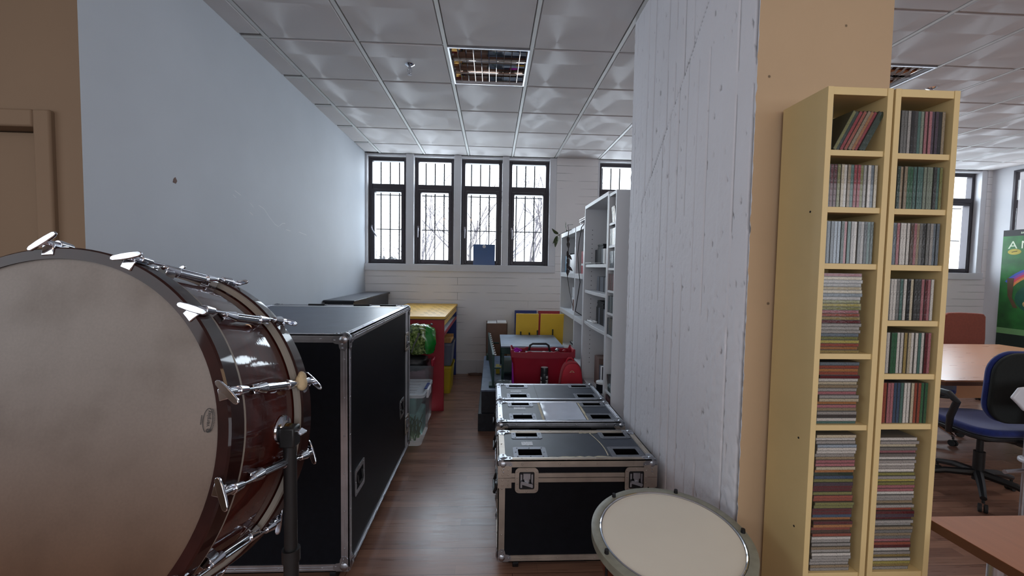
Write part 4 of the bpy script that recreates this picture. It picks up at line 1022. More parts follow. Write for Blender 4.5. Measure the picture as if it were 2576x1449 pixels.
# on the tall bookcase
def media(n, y0, dy, z, h, m, name, lab, grp, x=.945, w=.17):
    for i in range(n):
        t = MB(); t.bx(x, x + w, y0 - (i + 1) * dy + .0008, y0 - i * dy - .0008, z, z + h)
        o = t.build(name, m[i % len(m)], bevel=.0015); tag(o, lab % ordn(i + 1), 'disc box', grp)
media(6, 3.82, .055, 1.5455, .135, [M['dvd_black'], M['dvd_black'], M['black_panel'], M['dvd_black'], M['grey_case'], M['paper']], 'media_case', '%s dark case from the window end, top row of the tall bookcase', 'dark cases on the upper shelf of the tall bookcase')
def pile(n, y0, y1, z, m, lab, grp, h=.0145):
    for i in range(n):
        t = MB(); t.bx(.95 + .003 * (i % 2), 1.09, y0 + .004 * (i % 3), y1, z + i * h, z + i * h + h - .0008); o = t.build('media_case', m, bevel=.001); tag(o, lab % ordn(i + 1), 'disc box', grp)
pile(3, 3.56, 3.75, 1.6815, M['dvd_black'], '%s flat black case lying on the top row of the tall bookcase', 'flat black cases')
media(9, 3.73, .036, 1.3105, .128, [M['grey_case'], M['grey_case'], M['dvd_black'], M['grey_case']], 'media_case', '%s grey case from the window end, middle shelf of the tall bookcase', 'grey cases on the middle shelf of the tall bookcase')
media(8, 3.73, .042, 1.0205, .145, [M['dvd_black'], M['dvd_black'], M['grey_case'], M['dvd_black']], 'media_case', '%s dark case from the window end, third shelf of the tall bookcase', 'dark cases on the third shelf of the tall bookcase')
pile(4, 3.5, 3.72, 1.1665, M['dvd_black'], '%s flat black case lying on the third-shelf row of the tall bookcase', 'flat black cases')
media(1, 3.74, .16, .4705, .25, [M['cardboard']], 'file_box', '%s brown box on the lowest visible shelf of the tall bookcase', None)
media(5, 3.57, .045, .4705, .2, [M['grey_case'], M['paper'], M['dvd_black']], 'media_case', '%s file beside the brown box on the bookcase', 'files beside the brown box')
b = MB(); b.bx(.87, 1.04, 3.5, 3.9 - .03, 1.5455, 1.5535); o = b.build('folder', M['dvd_black'], bevel=.001); tag(o, 'thin black folder lying flat on the upper bookcase shelf', 'folder')
b = MB(); b.bx(.862, .98, 3.62, 3.86, 1.5545, 1.561); o = b.build('notebook', M['paper'], bevel=.001); tag(o, 'white notebook lying on top of the thin black folder', 'notebook')
cl_ = MB(); 
for k in range(4): cl_.tube([(.90 + .01 * k, 3.86 - .02 * k, 1.027), (.885 + .01 * k, 3.78, 1.029 + .002 * k), (.9, 3.70, 1.027), (.93, 3.72 - .02 * k, 1.033), (.925, 3.83, 1.03)], .006, 6)
cl_.bx(.9, .95, 3.68, 3.78, 1.0205, 1.035); o = cl_.build('cable_adapter', M['paper']); tag(o, 'white power adapter with coiled cable on the third bookcase shelf', 'adapter')
jr = thing('pot', 'dark jar with a white lid on the lowest visible bookcase shelf', 'jar', (.925, 3.42, .4705))
b = MB(); b.lathe([(0, 0), (.036, 0), (.04, .006), (.04, .075), (0, .075)], 24, T((.925, 3.42, .4705))); b.build('body', M['dvd_black'], jr); b = MB(); b.lathe([(0, 0), (.042, 0), (.042, .016), (.038, .02), (0, .02)], 24, T((.925, 3.42, .546))); b.build('lid', M['paper'], jr)
# trailing plant, cable and wire tray on the white unit
pl = thing('trailing_plant', 'trailing vine with few pale leaves hanging over the white shelf unit', 'plant', (.95, 4.6, 1.936))
b = MB(); b.lathe([(0, 0), (.04, 0), (.052, .07), (.047, .07), (.04, .012), (0, .012)], 20, T((1.06, 4.5, 1.9362))); b.build('flowerpot', M['skin_white'], pl)
sm = MB()
sm.tube([(1.06, 4.5, 1.95), (1.06, 4.5, 2.02), (.95, 4.4, 1.965), (.84, 4.6, 1.925), (.8, 4.95, 1.915), (.79, 5.2, 1.9)], .0045, 6); sm.tube([(.84, 4.62, 1.925), (.828, 4.6, 1.85), (.83, 4.56, 1.75), (.83, 4.6, 1.62), (.832, 4.62, 1.44), (.835, 4.48, 1.27), (.84, 4.28, 1.1)], [.005, .005, .005, .006, .004, .003, .0025], 6)
sm.tube([(.79, 5.2, 1.9), (.8, 5.35, 1.9), (.81, 5.42, 1.87)], .003, 5); sm.tube([(.84, 4.62, 1.925), (.83, 4.64, 1.99), (.84, 4.4, 1.97)], .0035, 5); sm.build('stem', M['dry_leaf'], pl)
lf = MB(); LP = [(-.0, 0), (.022, .02), (.026, .05), (.014, .09), (0, .12), (-.014, .09), (-.026, .05), (-.022, .02)]
def leaf(mb, c, rx, ry, rz, s):
    R = T(c) @ Matrix.Rotation(rz, 4, 'Z') @ Matrix.Rotation(ry, 4, 'Y') @ Matrix.Rotation(rx, 4, 'X') @ Matrix.Scale(s, 4)
    v = [(0, 0, 0)] + [(x, y, .02 * (1 - abs(x) / .026)) for x, y in LP]; mb.add(v, [(0, i, i % 8 + 1) for i in range(1, 9)], R)
for a in (((.79, 5.1, 1.9), -1.2, .3, .5), ((.8, 5.0, 1.91), -1.5, -.4, 1.6), ((.82, 4.66, 1.92), 1.3, .2, 1.2), ((.8, 5.22, 1.88), -1.7, .2, -.5), ((.81, 5.42, 1.89), -1.8, 0, .6), ((.8, 5.12, 1.92), .6, .4, 2.2)): leaf(lf, *a, .95)
lf.build('leaves', M['leaf'], pl, smooth=False)
lf = MB()
for z, a in ((1.86, .2), (1.8, -.3), (1.7, .5), (1.66, 2.4), (1.62, -.6), (1.57, .4), (1.53, 2.8), (1.5, -.2)): leaf(lf, (.828, 4.585, z), -1.75, a * .3, a, .68)
lf.build('withered_leaves', M['dry_leaf'], pl, smooth=False)
b = MB(); b.tube([(.95, 3.95, 1.942), (.87, 3.93, 1.945), (.84, 3.95, 1.9), (.842, 4.06, 1.78), (.845, 4.13, 1.65), (.84, 4.05, 1.5), (.838, 3.95, 1.376), (.84, 4.06, 1.215), (.846, 4.17, 1.086), (.85, 4.2, 1.07), (.93, 4.22, 1.021)], .0045, 6); o = b.build('cable', M['cable']); tag(o, 'dark cable hanging down the front of the white shelf unit', 'cable')
b = MB()
for z in (1.975, 1.995): b.tube([(.87, 3.93, z), (.87, 4.2, z), (1.1, 4.2, z), (1.1, 3.93, z)], .004, 6, True)
for k in range(8): b.cyl((.87, 3.95 + k * .035, 1.975), (1.1, 3.95 + k * .035, 1.975), .002, n=5)
for x in (.88, 1.09):
    for y in (3.95, 4.18): b.cyl((x, y, 1.936), (x, y, 1.995), .003, n=6)
o = b.build('wire_tray', M['zinc']); tag(o, 'wire letter tray on top of the lower white shelf unit', 'wire tray')

# ------------------------------------------------------------------ clutter on the low dark cabinet
lc = thing('low_cabinet', 'long low dark cabinet with a worn blue-grey top', 'cabinet', (.37, 4.5, 0))
b = MB(); b.bx(-.085, .835, 3.775, 5.24, .165, .365); b.build('body', M['navy_box'], lc, bevel=.003); b = MB(); b.bx(-.09, .84, 3.77, 5.245, .366, .381); b.build('worn_top', M['navy_top'], lc, bevel=.002); b = MB(); b.bx(-.115, .84, 3.76, 5.2, 0, .164); b.build('plinth', M['navy_box'], lc, bevel=.003)
ct = thing('metal_trolley', 'dark green metal trolley with a scuffed grey top', 'trolley', (.4, 4.48, .381))
cx0, cx1, cy0, cy1 = .095, .725, 4.125, 4.84
b = MB(); b.bx(cx0, cx1, cy0, cy1, .706, .72); b.build('grey_top', M['grey_top'], ct, bevel=.002)
b = MB(); b.bx(cx0 + .004, cx1 - .004, cy0 + .004, cy1 - .004, .64, .705); b.build('tray_side', M['green_metal'], ct, bevel=.003)
for x in (cx0 + .02, cx1 - .02):
    for y in (cy0 + .02, cy1 - .02): b = MB(); b.bx(x - .013, x + .013, y - .013, y + .013, .3815, .705); b.build('leg', M['green_metal'], ct)
b = MB(); b.bx(cx0 + .02, cx1 - .02, cy0 + .02, cy1 - .02, .44, .455); b.build('lower_tray', M['green_metal'], ct)
for x, h in ((.34, .04), (.44, .028), (.535, .055), (.715, .07)):
    b = MB(); b.cyl((x, cy1 - .012, .7205), (x, cy1 - .012, .72 + h), .008, n=10); b.build('post_end', M['black_plastic'], ct)
rk = thing('pegged_rack', 'dark green rack panel with a row of white pegs beside the trolley', 'rack', (-.01, 4.5, .381))
pn = MB(); pn.add([(.012, 3.86, .4), (-.045, 5.12, .44), (-.045, 5.12, .70), (.012, 3.86, .69), (.03, 3.86, .4), (-.027, 5.12, .44), (-.027, 5.12, .70), (.03, 3.86, .69)], [(0, 1, 2, 3), (4, 7, 6, 5), (3, 2, 6, 7), (0, 4, 5, 1), (0, 3, 7, 4), (1, 5, 6, 2)]); pn.build('panel', M['green_metal'], rk)
pb_ = MB(); pb_.bx(-.02, .075, 3.85, 3.99, .3815, .4); pb_.bx(-.06, .02, 5.0, 5.13, .3815, .44); pb_.build('foot', M['green_metal'], rk)
for k in range(11):
    f = k / 10; y = 3.92 + 1.16 * f ** 1.1; x = .021 - .057 * f; p = MB(); p.cyl((x + .008, y, .678 + .01 * f), (x + .026, y, .678 + .01 * f), .007, n=8); p.build('peg', M['paper'], rk)
cb = MB(); cb.bx(.03, .09, 3.9, 3.915, .545, .56); cb.bx(-.02, .09, 4.9, 4.915, .6, .615); cb.build('cross_bar', M['green_metal'], rk)

bn = thing('plastic_bin', 'dark red plastic bin with a notched rim holding odds and ends', 'bin', (.49, 4.0, .381))
def binring(w, h, z, nz=0): return [(x, y, z) for x, y in rrect(w, h, .03, 3, .489, 3.985)]
o_ = MB(); ls = [(.545, .2, .382), (.575, .215, .6), (.60, .225, .64), (.605, .228, .69)]
rings = [binring(*l) for l in ls]; n = len(rings[0])
top = []
for x, y, z in rings[-1]:
    d = abs(x - .489); zz = .712
    if d > .285: zz = .735
    top.append((x, y, zz))
prev = None; prof_out = []
o_.v = [V(p) for r_ in rings + [top] for p in r_]; m = len(rings) + 1
o_.f = [[j * n + i, j * n + (i + 1) % n, (j + 1) * n + (i + 1) % n, (j + 1) * n + i] for j in range(m - 1) for i in range(n)] + [list(range(n))[::-1]]; o_.mi = [0] * len(o_.f)
ob = o_.build('shell', M['red_plastic'], bn, angle=50); sl = ob.modifiers.new('thick', 'SOLIDIFY'); sl.thickness = .005; sl.offset = -1
r_ = MB()                                               # raised, dipped front lip
prof = [(-.302, .735), (-.285, .74), (-.275, .712), (-.165, .71), (-.14, .722), (-.125, .722), (-.1, .716), (.1, .716), (.125, .722), (.14, .722), (.165, .708), (.275, .71), (.285, .742), (.302, .742)]
for s_ in (3.872, 4.088):
    P = [(.489 + x, z) for x, z in prof] + [(.489 + .302, .665), (.489 + .12, .655), (.489 - .12, .655), (.489 - .302, .665)]
    r_.prism(P, -.006, .006, Matrix(((1, 0, 0, 0), (0, 0, -1, s_), (0, 1, 0, 0), (0, 0, 0, 1))))
r_.build('lip', M['red_plastic'], bn)
it = MB(); it.prism([(0, 0), (.05, 0), (.025, .05)], 0, .02, T((.22, 3.92, .69)) @ Matrix.Rotation(.9, 4, 'X') @ Matrix.Rotation(.4, 4, 'Z')); it.bx(.215, .275, 3.93, 3.98, .66, .70); it.tube([(.2, 3.9, .72), (.24, 3.9, .745), (.285, 3.92, .72)], .009, 6); it.bx(.2, .29, 3.9, 4.06, .386, .66); o = it.build('toy_shape', M['purple']); tag(o, 'bright purple plastic toy poking out of the red bin', 'toy')
it = MB(); it.tube([(.36, 4.0, .69), (.375, 4.0, .755), (.4, 4.0, .77), (.53, 4.0, .77), (.555, 4.0, .755), (.57, 4.0, .69)], .011, 8); it.bx(.33, .6, 3.95, 4.05, .386, .69); o = it.build('handled_case', M['black_plastic'], bevel=.004); tag(o, 'black case with a carrying handle standing in the red bin', 'case')
for x, z, m_, nm, lb in ((.5, .7, 'paper', 'ball', 'small white ball beside the black handle in the red bin'), (.64, .71, 'zinc', 'jingle_bell', 'small silver bell in the red bin, right of the black handle'), (.71, .7, 'red_board', 'ball', 'small red ball at the far corner of the red bin')):
    it = MB(); it.sph((x, 3.915 if x < .6 else 4.0, z), .02, 12, 8, (1.1, 1, .8)); it.cyl((x, 3.915 if x < .6 else 4.0, .387), (x, 3.915 if x < .6 else 4.0, z), .006, n=6); o = it.build(nm, M[m_]); tag(o, lb, 'ball' if nm == 'ball' else 'bell')

bg = thing('handbag', 'small red nylon carry bag with rounded top and handle', 'bag', (.749, 3.81, .381))
s = MB(); prof = [(-.112, -.004), (-.114, .004), (-.113, .03), (-.104, .1), (-.09, .17), (-.068, .215), (-.04, .236), (.0, .242), (.04, .24), (.066, .222), (.088, .18), (.1, .11), (.109, .03), (.11, .004), (.108, -.004)]
for k, (yy, sc) in enumerate(((-.062, .88), (-.055, .96), (-.03, 1), (.03, 1), (.055, .96), (.062, .88))):
    s.v += [V((.749 + x * sc, 3.84 + yy, .382 + (z * sc if z > 0 else 0) * 1.08)) for x, z in prof]
n = len(prof); s.f = [[k * n + i, k * n + (i + 1) % n, (k + 1) * n + (i + 1) % n, (k + 1) * n + i] for k in range(5) for i in range(n)] + [list(range(n))[::-1], [5 * n + i for i in range(n)]]; s.f = [f[::-1] for f in s.f]; s.mi = [0] * len(s.f)
ob = s.build('body', M['red_nylon'], bg, angle=75); sb = ob.modifiers.new('soft', 'SUBSURF'); sb.levels = 2; sb.render_levels = 2
s = MB(); s.tube([(.70, 3.84, .615), (.708, 3.83, .655), (.725, 3.825, .672), (.745, 3.825, .672), (.765, 3.83, .655), (.775, 3.835, .63)], .0085, 8); s.bx(.735, .765, 3.79, 3.80, .6, .625); s.build('handle', M['red_nylon'], bg)
for yy in (3.787, 3.893):
    s = MB(); s.tube([(.749 + x * .95, yy, .382 + z * .97 * 1.06) for x, z in prof[1:-1]], .003, 6); s.build('piping', M['red_seam'], bg)
s = MB(); s.tube([(.726, 3.776, .545), (.737, 3.776, .558), (.747, 3.776, .563), (.757, 3.776, .558), (.768, 3.776, .545)], .0022, 6); s.tube([(.726, 3.776, .545), (.747, 3.776, .55), (.768, 3.776, .545)], .0016, 6); s.build('badge', M['tape'], bg)

sp = thing('spray_can', 'black and white spray can standing in front of the red bin', 'spray can', (.495, 3.825, .381))
b = MB(); b.lathe([(0, 0), (.036, 0), (.037, .004), (.037, .135), (.033, .148), (0, .148)], 28, T((.495, 3.815, .3815))); b.build('can', M['spray_black'], sp)
b = MB(); b.lathe([(0, .148), (.035, .148), (.035, .198), (.033, .203), (0, .203)], 28, T((.495, 3.815, .3815))); b.build('cap', M['spray_black'], sp)
b = MB(); b.lathe([(.0, .2035), (.033, .2035), (0, .2045)], 28, T((.495, 3.815, .3815))); b.build('cap_disc', M['paper'], sp)
b = MB(); rl = random.Random(5)
for a0, a1 in ((-178, -128), (-78, -30)):
    for k in range(10):
        if rl.random() < .2: continue
        A0, A1 = math.radians(a0 + rl.random() * 14), math.radians(a1 - rl.random() * 10); z = .39 + .0122 * k
        if k in (3, 4) : A0 = math.radians(a0)
        n = 6
        for i in range(n):
            p, q = A0 + (A1 - A0) * i / n, A0 + (A1 - A0) * (i + 1) / n; r_ = .0375
            b.quad((.495 + r_ * math.cos(p), 3.815 + r_ * math.sin(p), z), (.495 + r_ * math.cos(q), 3.815 + r_ * math.sin(q), z), (.495 + r_ * math.cos(q), 3.815 + r_ * math.sin(q), z + .0095), (.495 + r_ * math.cos(p), 3.815 + r_ * math.sin(p), z + .0095))
b.build('can_label', M['paper'], sp)
jg = thing('glass_jar', 'clear glass jar lying on its side on the low cabinet', 'jar', (.12, 3.83, .381))
RJ = T((.045, 3.82, .4225)) @ Matrix.Rotation(PI / 2, 4, 'Y'); b = MB(); b.lathe([(0, 0), (.036, 0), (.041, .008), (.041, .11), (.034, .122), (.034, .14), (0, .14)], 24, RJ); b.build('glass_body', M['jar_glass'], jg); b = MB(); b.lathe([(0, .128), (.037, .128), (.037, .142), (0, .142)], 24, RJ); b.build('lid', M['zinc'], jg)
yc = MB(); yc.prism([(0, 0), (.09, .03), (.08, .06), (-.005, .03)], 0, .006, T((.04, 4.35, .43)) @ Matrix.Rotation(.5, 4, 'X')); yc.bx(.05, .09, 4.36, 4.5, .3815, .45); o = yc.build('folded_card', M['yellow_plastic']); tag(o, 'folded yellow card between the green rack and the trolley', 'card')

cbx = thing('cardboard_box', 'tall brown cardboard box with two white packs in its open top', 'box', (.07, 5.5, 0))
b = MB(); x0, x1, y0, y1, zt = -.072, .205, 5.42, 5.7, .77
for a in ((x0, x1, y0, y0 + .006), (x0, x1, y1 - .006, y1), (x0, x0 + .006, y0, y1), (x1 - .006, x1, y0, y1)): b.bx(*a, 0, zt)
b.bx(x0, x1, y0, y1, 0, .01); b.build('carton', M['cardboard'], cbx)
for a in (x0 + .012, (x0 + x1) / 2 + .004): 
    b = MB(); b.bx(a, a + .124, y0 + .02, y1 - .012, .012, .775 if a < 0 else .785); b.build('white_pack', M['paper'], cbx, bevel=.006)
def panel(x0, x1, yb, yt, z0, zt, m, label, g):
    b = MB(); t_ = .02
    b.add([(x0, yb, z0), (x1, yb, z0), (x1, yt, zt), (x0, yt, zt), (x0, yb + t_, z0), (x1, yb + t_, z0), (x1, yt + t_, zt), (x0, yt + t_, zt)], [(0, 1, 2, 3), (5, 4, 7, 6), (4, 0, 3, 7), (1, 5, 6, 2), (3, 2, 6, 7), (0, 4, 5, 1)])
    o = b.build('painted_board', M[m], bevel=.002); tag(o, label, 'board', g)
g = 'painted boards leaning at the window end'
panel(.318, .624, 5.6, 5.786, 0, .907, 'blue_board', 'blue painted board leaning on the wall behind the yellow ones', g)
panel(.646, .957, 5.6, 5.786, 0, .903, 'red_board', 'red painted board leaning on the wall behind the yellow ones', g)
panel(.285, .552, 4.95, 4.86, .382, .965, 'yellow_board', 'yellow painted board in front of the blue board', g)
panel(.576, .85, 4.95, 4.86, .382, .965, 'yellow_board', 'yellow painted board in front of the red board, beside the shelves', g)

# ------------------------------------------------------------------ red, yellow and blue bench with boxes, by the big case
be = thing('work_bench', 'wooden bench with a slotted yellow top, red end and blue end', 'bench', (-.82, 5.03, 0))
b = MB(); hs = []
for cx_ in (-1.0, -.66):
    for r in range(11):
        y = 4.42 + .115 * r
        for k in range(3): hs.append((cx_ - .1 + .085 * k + (.03 if r % 2 else 0), cx_ - .06 + .085 * k + (.03 if r % 2 else 0), y, y + .022))
b.holes(-1.16, -.478, 4.285, 5.79, .99, hs); b.bx(-1.16, -.478, 4.285, 4.287, .965, .99); b.bx(-.48, -.478, 4.285, 5.79, .965, .99); b.bx(-1.16, -1.158, 4.285, 5.79, .965, .99); b.build('slotted_top', M['yellow_wood'], be, smooth=False)
b = MB(); b.bx(-1.155, -.48, 4.287, 5.788, .955, .966); b.build('under_top', M['desk_edge'], be, smooth=False)
b = MB(); b.bx(-1.02, -.49, 4.3, 4.325, 0, .955); b.build('red_end', M['red_board'], be, bevel=.002); b = MB(); b.bx(-1.155, -1.03, 4.3, 4.325, 0, .955); b.build('blue_post', M['blue_board'], be, bevel=.002)
b = MB(); b.bx(-1.15, -.49, 5.755, 5.785, 0, .955); b.build('blue_end', M['blue_board'], be, bevel=.002)
b = MB(); b.bx(-1.13, -.5, 4.325, 5.755, .80, .815); b.build('shelf', M['white_board'], be); b = MB(); b.bx(-.5, -.488, 4.325, 5.755, .785, .818); b.build('shelf_edge', M['red_board'], be); b = MB(); b.bx(-.51, -.492, 4.325, 5.755, .89, .955); b.build('rail', M['yellow_wood'], be)
for x in (-.76, -.62): b = MB(); b.sph((x, 4.299, .91), .014, 12, 6, (1, .4, 1)); b.build('bolt_head', M['zinc'], be)

def tote(name, label, x0, x1, y0, y1, z0, z1, m, taper=.88, group=None, lid=None):
    t = thing(name, label, 'box', ((x0 + x1) / 2, (y0 + y1) / 2, z0), group=group); cx_, cy_ = (x0 + x1) / 2, (y0 + y1) / 2; w, d = x1 - x0, y1 - y0
    b = MB(); P = rrect(1, 1, .08, 4); n = len(P); L = [(taper, z0), (.96, z1 - .05), (.97, z1 - .035), (1, z1 - .03), (1, z1)]
    b.v = [V((cx_ + x * w * k, cy_ + y * d * k, z)) for k, z in L for x, y in P]
    b.f = [[j * n + i, j * n + (i + 1) % n, (j + 1) * n + (i + 1) % n, (j + 1) * n + i] for j in range(len(L) - 1) for i in range(n)] + [list(range(n))[::-1]]; b.mi = [0] * len(b.f)
    b.build('tub', m, t, angle=30)
    return t, cx_, cy_, w, d, P
g = 'plastic storage boxes by the bench'
t, cx_, cy_, w, d, P = tote('storage_box', 'lidded clear plastic box with a blue clip, on the floor by the tall case', -.98, -.552, 3.42, 3.9, 0, .415, M['clear_box'], .86, g)
b = MB(); b.prism([(cx_ + x * w * 1.03, cy_ + y * d * 1.03) for x, y in P], .416, .43); b.ring([(cx_ + x * w * 1.03, cy_ + y * d * 1.03) for x, y in P], [(cx_ + x * w * .93, cy_ + y * d * .93) for x, y in P], .43, .445)
for k in range(4): b.bx(cx_ - w * .4, cx_ + w * .3, cy_ - d * .3 + k * d * .18, cy_ - d * .3 + k * d * .18 + .012, .43, .437)
b.build('lid', M['clear_lid'], t, bevel=.004)
b = MB(); b.bx(-.556, -.535, 3.56, 3.72, .375, .447); b.build('clip', M['skin_white'], t, bevel=.004); b = MB(); b.bx(-.575, -.55, 3.58, 3.75, .446, .455); b.build('blue_grip', M['blue_board'], t, bevel=.003)
# what shows through it
rs = random.Random(3)
b = MB()
for k in range(40):
    p = V((-.68 + rs.uniform(-.07, .07), 3.54 + rs.uniform(-.05, .1), .03)); b.tube([p, p + V((rs.uniform(-.03, .03), rs.uniform(-.03, .03), rs.uniform(.05, .12))), p + V((rs.uniform(-.05, .05), rs.uniform(-.04, .04), rs.uniform(.1, .19)))], [.006, .005, .003], 5)
o = b.build('green_streamers', mat('green_cloth', rgb(74, 100, 62), .8, var=.4, scale=20)); tag(o, 'green streamers at the bottom of the lidded clear box', 'streamers')
b = MB(); b.bx(-.93, -.63, 3.5, 3.84, .24, .39); b.bx(-.93, -.6, 3.64, 3.84, .012, .24); o = b.build('folded_cloth', mat('pale_green_cloth', rgb(140, 186, 180), .8), bevel=.02); tag(o, 'folded pale green cloth inside the lidded clear box', 'cloth')
t, *_ = tote('storage_box', 'open clear plastic box with a red handle, under the green sack', -1.0, -.575, 3.93, 4.26, 0, .565, M['clear_box'], .86, g)
b = MB(); b.bx(-.585, -.557, 4.02, 4.16, .535, .605); b.build('red_handle', M['red_plastic'], t, bevel=.008)
b = MB(); b.bx(-.95, -.63, 3.98, 4.21, .03, .5); o = b.build('folded_fabric', mat('dull_pink_cloth', rgb(140, 104, 112), .9, var=.25, scale=12), bevel=.02); tag(o, 'dull pink fabric packed inside the open clear box', 'fabric')
def blob(name, c, sc, m, parent=None, amp=.16, f=3.0, seed=0, nx=28, nz=18):
    s = MB(); s.sph((0, 0, 0), 1, nx, nz)
    for i, p in enumerate(s.v):
        q = V([math.copysign(abs(x) ** .7, x) for x in p]); k = 1 + amp * noise.noise(p * f + V((seed, 0, 0))) + amp * .5 * noise.noise(p * f * 2.7 + V((seed, 3, 0))); s.v[i] = V(c) + V((q.x * sc[0], q.y * sc[1], q.z * sc[2])) * k
    return s.build(name, m, parent, angle=180)
o = blob('dark_bag', (-.79, 4.09, .56), (.16, .13, .075), M['black_plastic'], amp=.2, seed=2); tag(o, 'crumpled black bag in the open clear box', 'bag')
sk = thing('green_sack', 'shiny green plastic sack lying on top of the clear box', 'sack', (-.69, 4.1, .62))
o = blob('sack_body', (-.7, 4.1, .785), (.15, .13, .15), M['green_bag'], sk, .13, 2.6, 6, 40, 26)
s = MB(); s.tube([(-.76, 3.975, .68), (-.735, 3.965, .76), (-.70, 3.965, .83), (-.69, 3.97, .87)], [.006, .008, .008, .012], 8); s.build('printed_branch', M['bush'], sk)
t, *_ = tote('storage_box', 'yellow plastic box on the floor under the bench', -.86, -.462, 4.88, 5.3, 0, .33, M['yellow_plastic'], .88, g)
t, *_ = tote('storage_box', 'smoky clear plastic box standing on the yellow box', -.85, -.458, 4.89, 5.3, .3305, .6, M['grey_box'], .88, g)
b = MB(); b.bx(-.84, -.48, 4.92, 5.26, .6005, .625); b.bx(-.84, -.48, 4.92, 4.935, .625, .66); b.bx(-.84, -.48, 5.245, 5.26, .625, .66); o = b.build('wooden_tray', M['wood_tray'], bevel=.002); tag(o, 'pale wooden tray on top of the smoky box under the bench', 'tray')
cb_ = thing('low_sideboard', 'long narrow black cabinet with a grey top along the left wall', 'cabinet', (-1.58, 5.05, 0))
b = MB(); b.bx(-1.72, -1.43, 4.36, 5.80, 0, 1.118); b.build('body', M['cabinet_black'], cb_, bevel=.003); b = MB(); b.bx(-1.725, -1.408, 4.32, 5.812, 1.119, 1.139); b.build('edge_band', M['cabinet_black'], cb_, bevel=.003); b = MB(); b.bx(-1.722, -1.414, 4.33, 5.806, 1.1392, 1.1412); b.build('grey_top', M['cabinet_top'], cb_, smooth=False)
s = blob('scrap_cloth', (-.21, 5.74, .014), (.1, .035, .016), M['cardboard'], amp=.5, f=4, seed=8); tag(s, 'crumpled dark scrap on the floor by the back wall', 'scrap')
bc = thing('blue_board', 'blue card leaning on the sill of the third window', 'card', (-.12, 5.88, 1.533))
b = MB(); b.add([(-.275, 5.87, 1.533), (.03, 5.87, 1.533), (.03, 5.895, 1.822), (-.275, 5.895, 1.822), (-.275, 5.874, 1.533), (.03, 5.874, 1.533), (.03, 5.899, 1.822), (-.275, 5.899, 1.822)], [(0, 1, 2, 3), (5, 4, 7, 6), (4, 0, 3, 7), (1, 5, 6, 2), (3, 2, 6, 7), (0, 4, 5, 1)]); b.build('card', M['blue_card'], bc, smooth=False)
b = MB(); b.ring([(.022 * math.cos(a * PI / 12), .022 * math.sin(a * PI / 12)) for a in range(24)], [(.013 * math.cos(a * PI / 12), .013 * math.sin(a * PI / 12)) for a in range(24)], 0, .001, T((-.122, 5.8905, 1.792)) @ Matrix.Rotation(PI / 2 - .08, 4, 'X')); b.bx(-.13, -.114, 5.889, 5.8905, 1.784, 1.8); b.build('round_sticker', M['paper'], bc, smooth=False)
# ------------------------------------------------------------------ the far room on the right
dk = thing('desk', 'beech desk with a brown edge beside the outer disc tower, nearest the camera', 'desk', (2.2, .8, 0))
b = MB(); b.prism([(1.388, .2), (3.1, .2), (3.1, 1.222), (1.402, 1.222), (1.384, 1.204)], .7385, .74); b.build('desk_top', M['desk_near'], dk, smooth=False)
b = MB(); b.prism([(1.387, .199), (3.101, .199), (3.101, 1.223), (1.401, 1.223), (1.383, 1.205)], .71, .7384); b.build('brown_edge', M['desk_edge'], dk, smooth=False)
for x in (1.5, 2.98):
    for y in (.3, 1.12): b = MB(); b.cyl((x, y, 0), (x, y, .71), .02, n=16); b.build('leg', M['alu'], dk)
tb_ = thing('meeting_table', 'large beech meeting table with clipped corners in the far room', 'table', (4.4, 3.6, 0))
P = [(3.3, 2.84), (5.0, 2.84), (5.5, 3.3), (5.66, 4.0), (5.64, 4.34), (3.5, 4.34), (3.0, 3.9), (3.0, 3.2)]
b = MB(); b.prism(P, .728, .74); b.build('table_top', M['desk_wood'], tb_, smooth=False)
b = MB(); b.prism([(4.35 + (x - 4.35) * 1.001, 3.6 + (y - 3.6) * 1.001) for x, y in P], .70, .7279); b.build('table_edge', M['desk_edge'], tb_, smooth=False)
for x, y in ((3.55, 3.2), (3.7, 4.0), (4.72, 3.35), (5.3, 4.0)): b = MB(); b.cyl((x, y, .02), (x, y, .70), .025, n=14); b.cyl((x, y, 0), (x, y, .02), .05, n=16); b.build('leg', M['zinc'], tb_)
b = MB(); b.bx(3.6, 5.2, 3.66, 3.68, .35, .69); b.build('modesty_panel', M['desk_wood'], tb_)


def star_base(root, r, m, wheel, z=.09, a0=0, tall=.06):
    for k in range(5):
        a = math.radians(a0 + 72 * k); c, s_ = math.cos(a), math.sin(a)
        b = MB(); b.tube([(0, 0, z + tall), (r * .55 * c, r * .55 * s_, z + tall * .7), (r * c, r * s_, z)], [.028, .022, .017], 8, False, WM[root.name]); b.build('base_arm', m, root)
        b = MB(); q = (r * c, r * s_); b.cyl((q[0], q[1], z - .012), (q[0], q[1], z - .03), .008, n=8, M=WM[root.name])
        for d in (-1, 1):
            u = (-s_ * .014 * d, c * .014 * d); b.cyl((q[0] + u[0] * .4, q[1] + u[1] * .4, .027), (q[0] + u[0] * 1.5, q[1] + u[1] * 1.5, .027), .027, n=14, M=WM[root.name])
        b.build('caster', wheel, root)


def softbox(w, d, h, r, m, name, root, R, bevel=.02):
    b = MB(WM[root.name] @ R); b.prism(rrect(w, d, r, 6), -h / 2, h / 2); return b.build(name, m, root, bevel=bevel, seg=4)


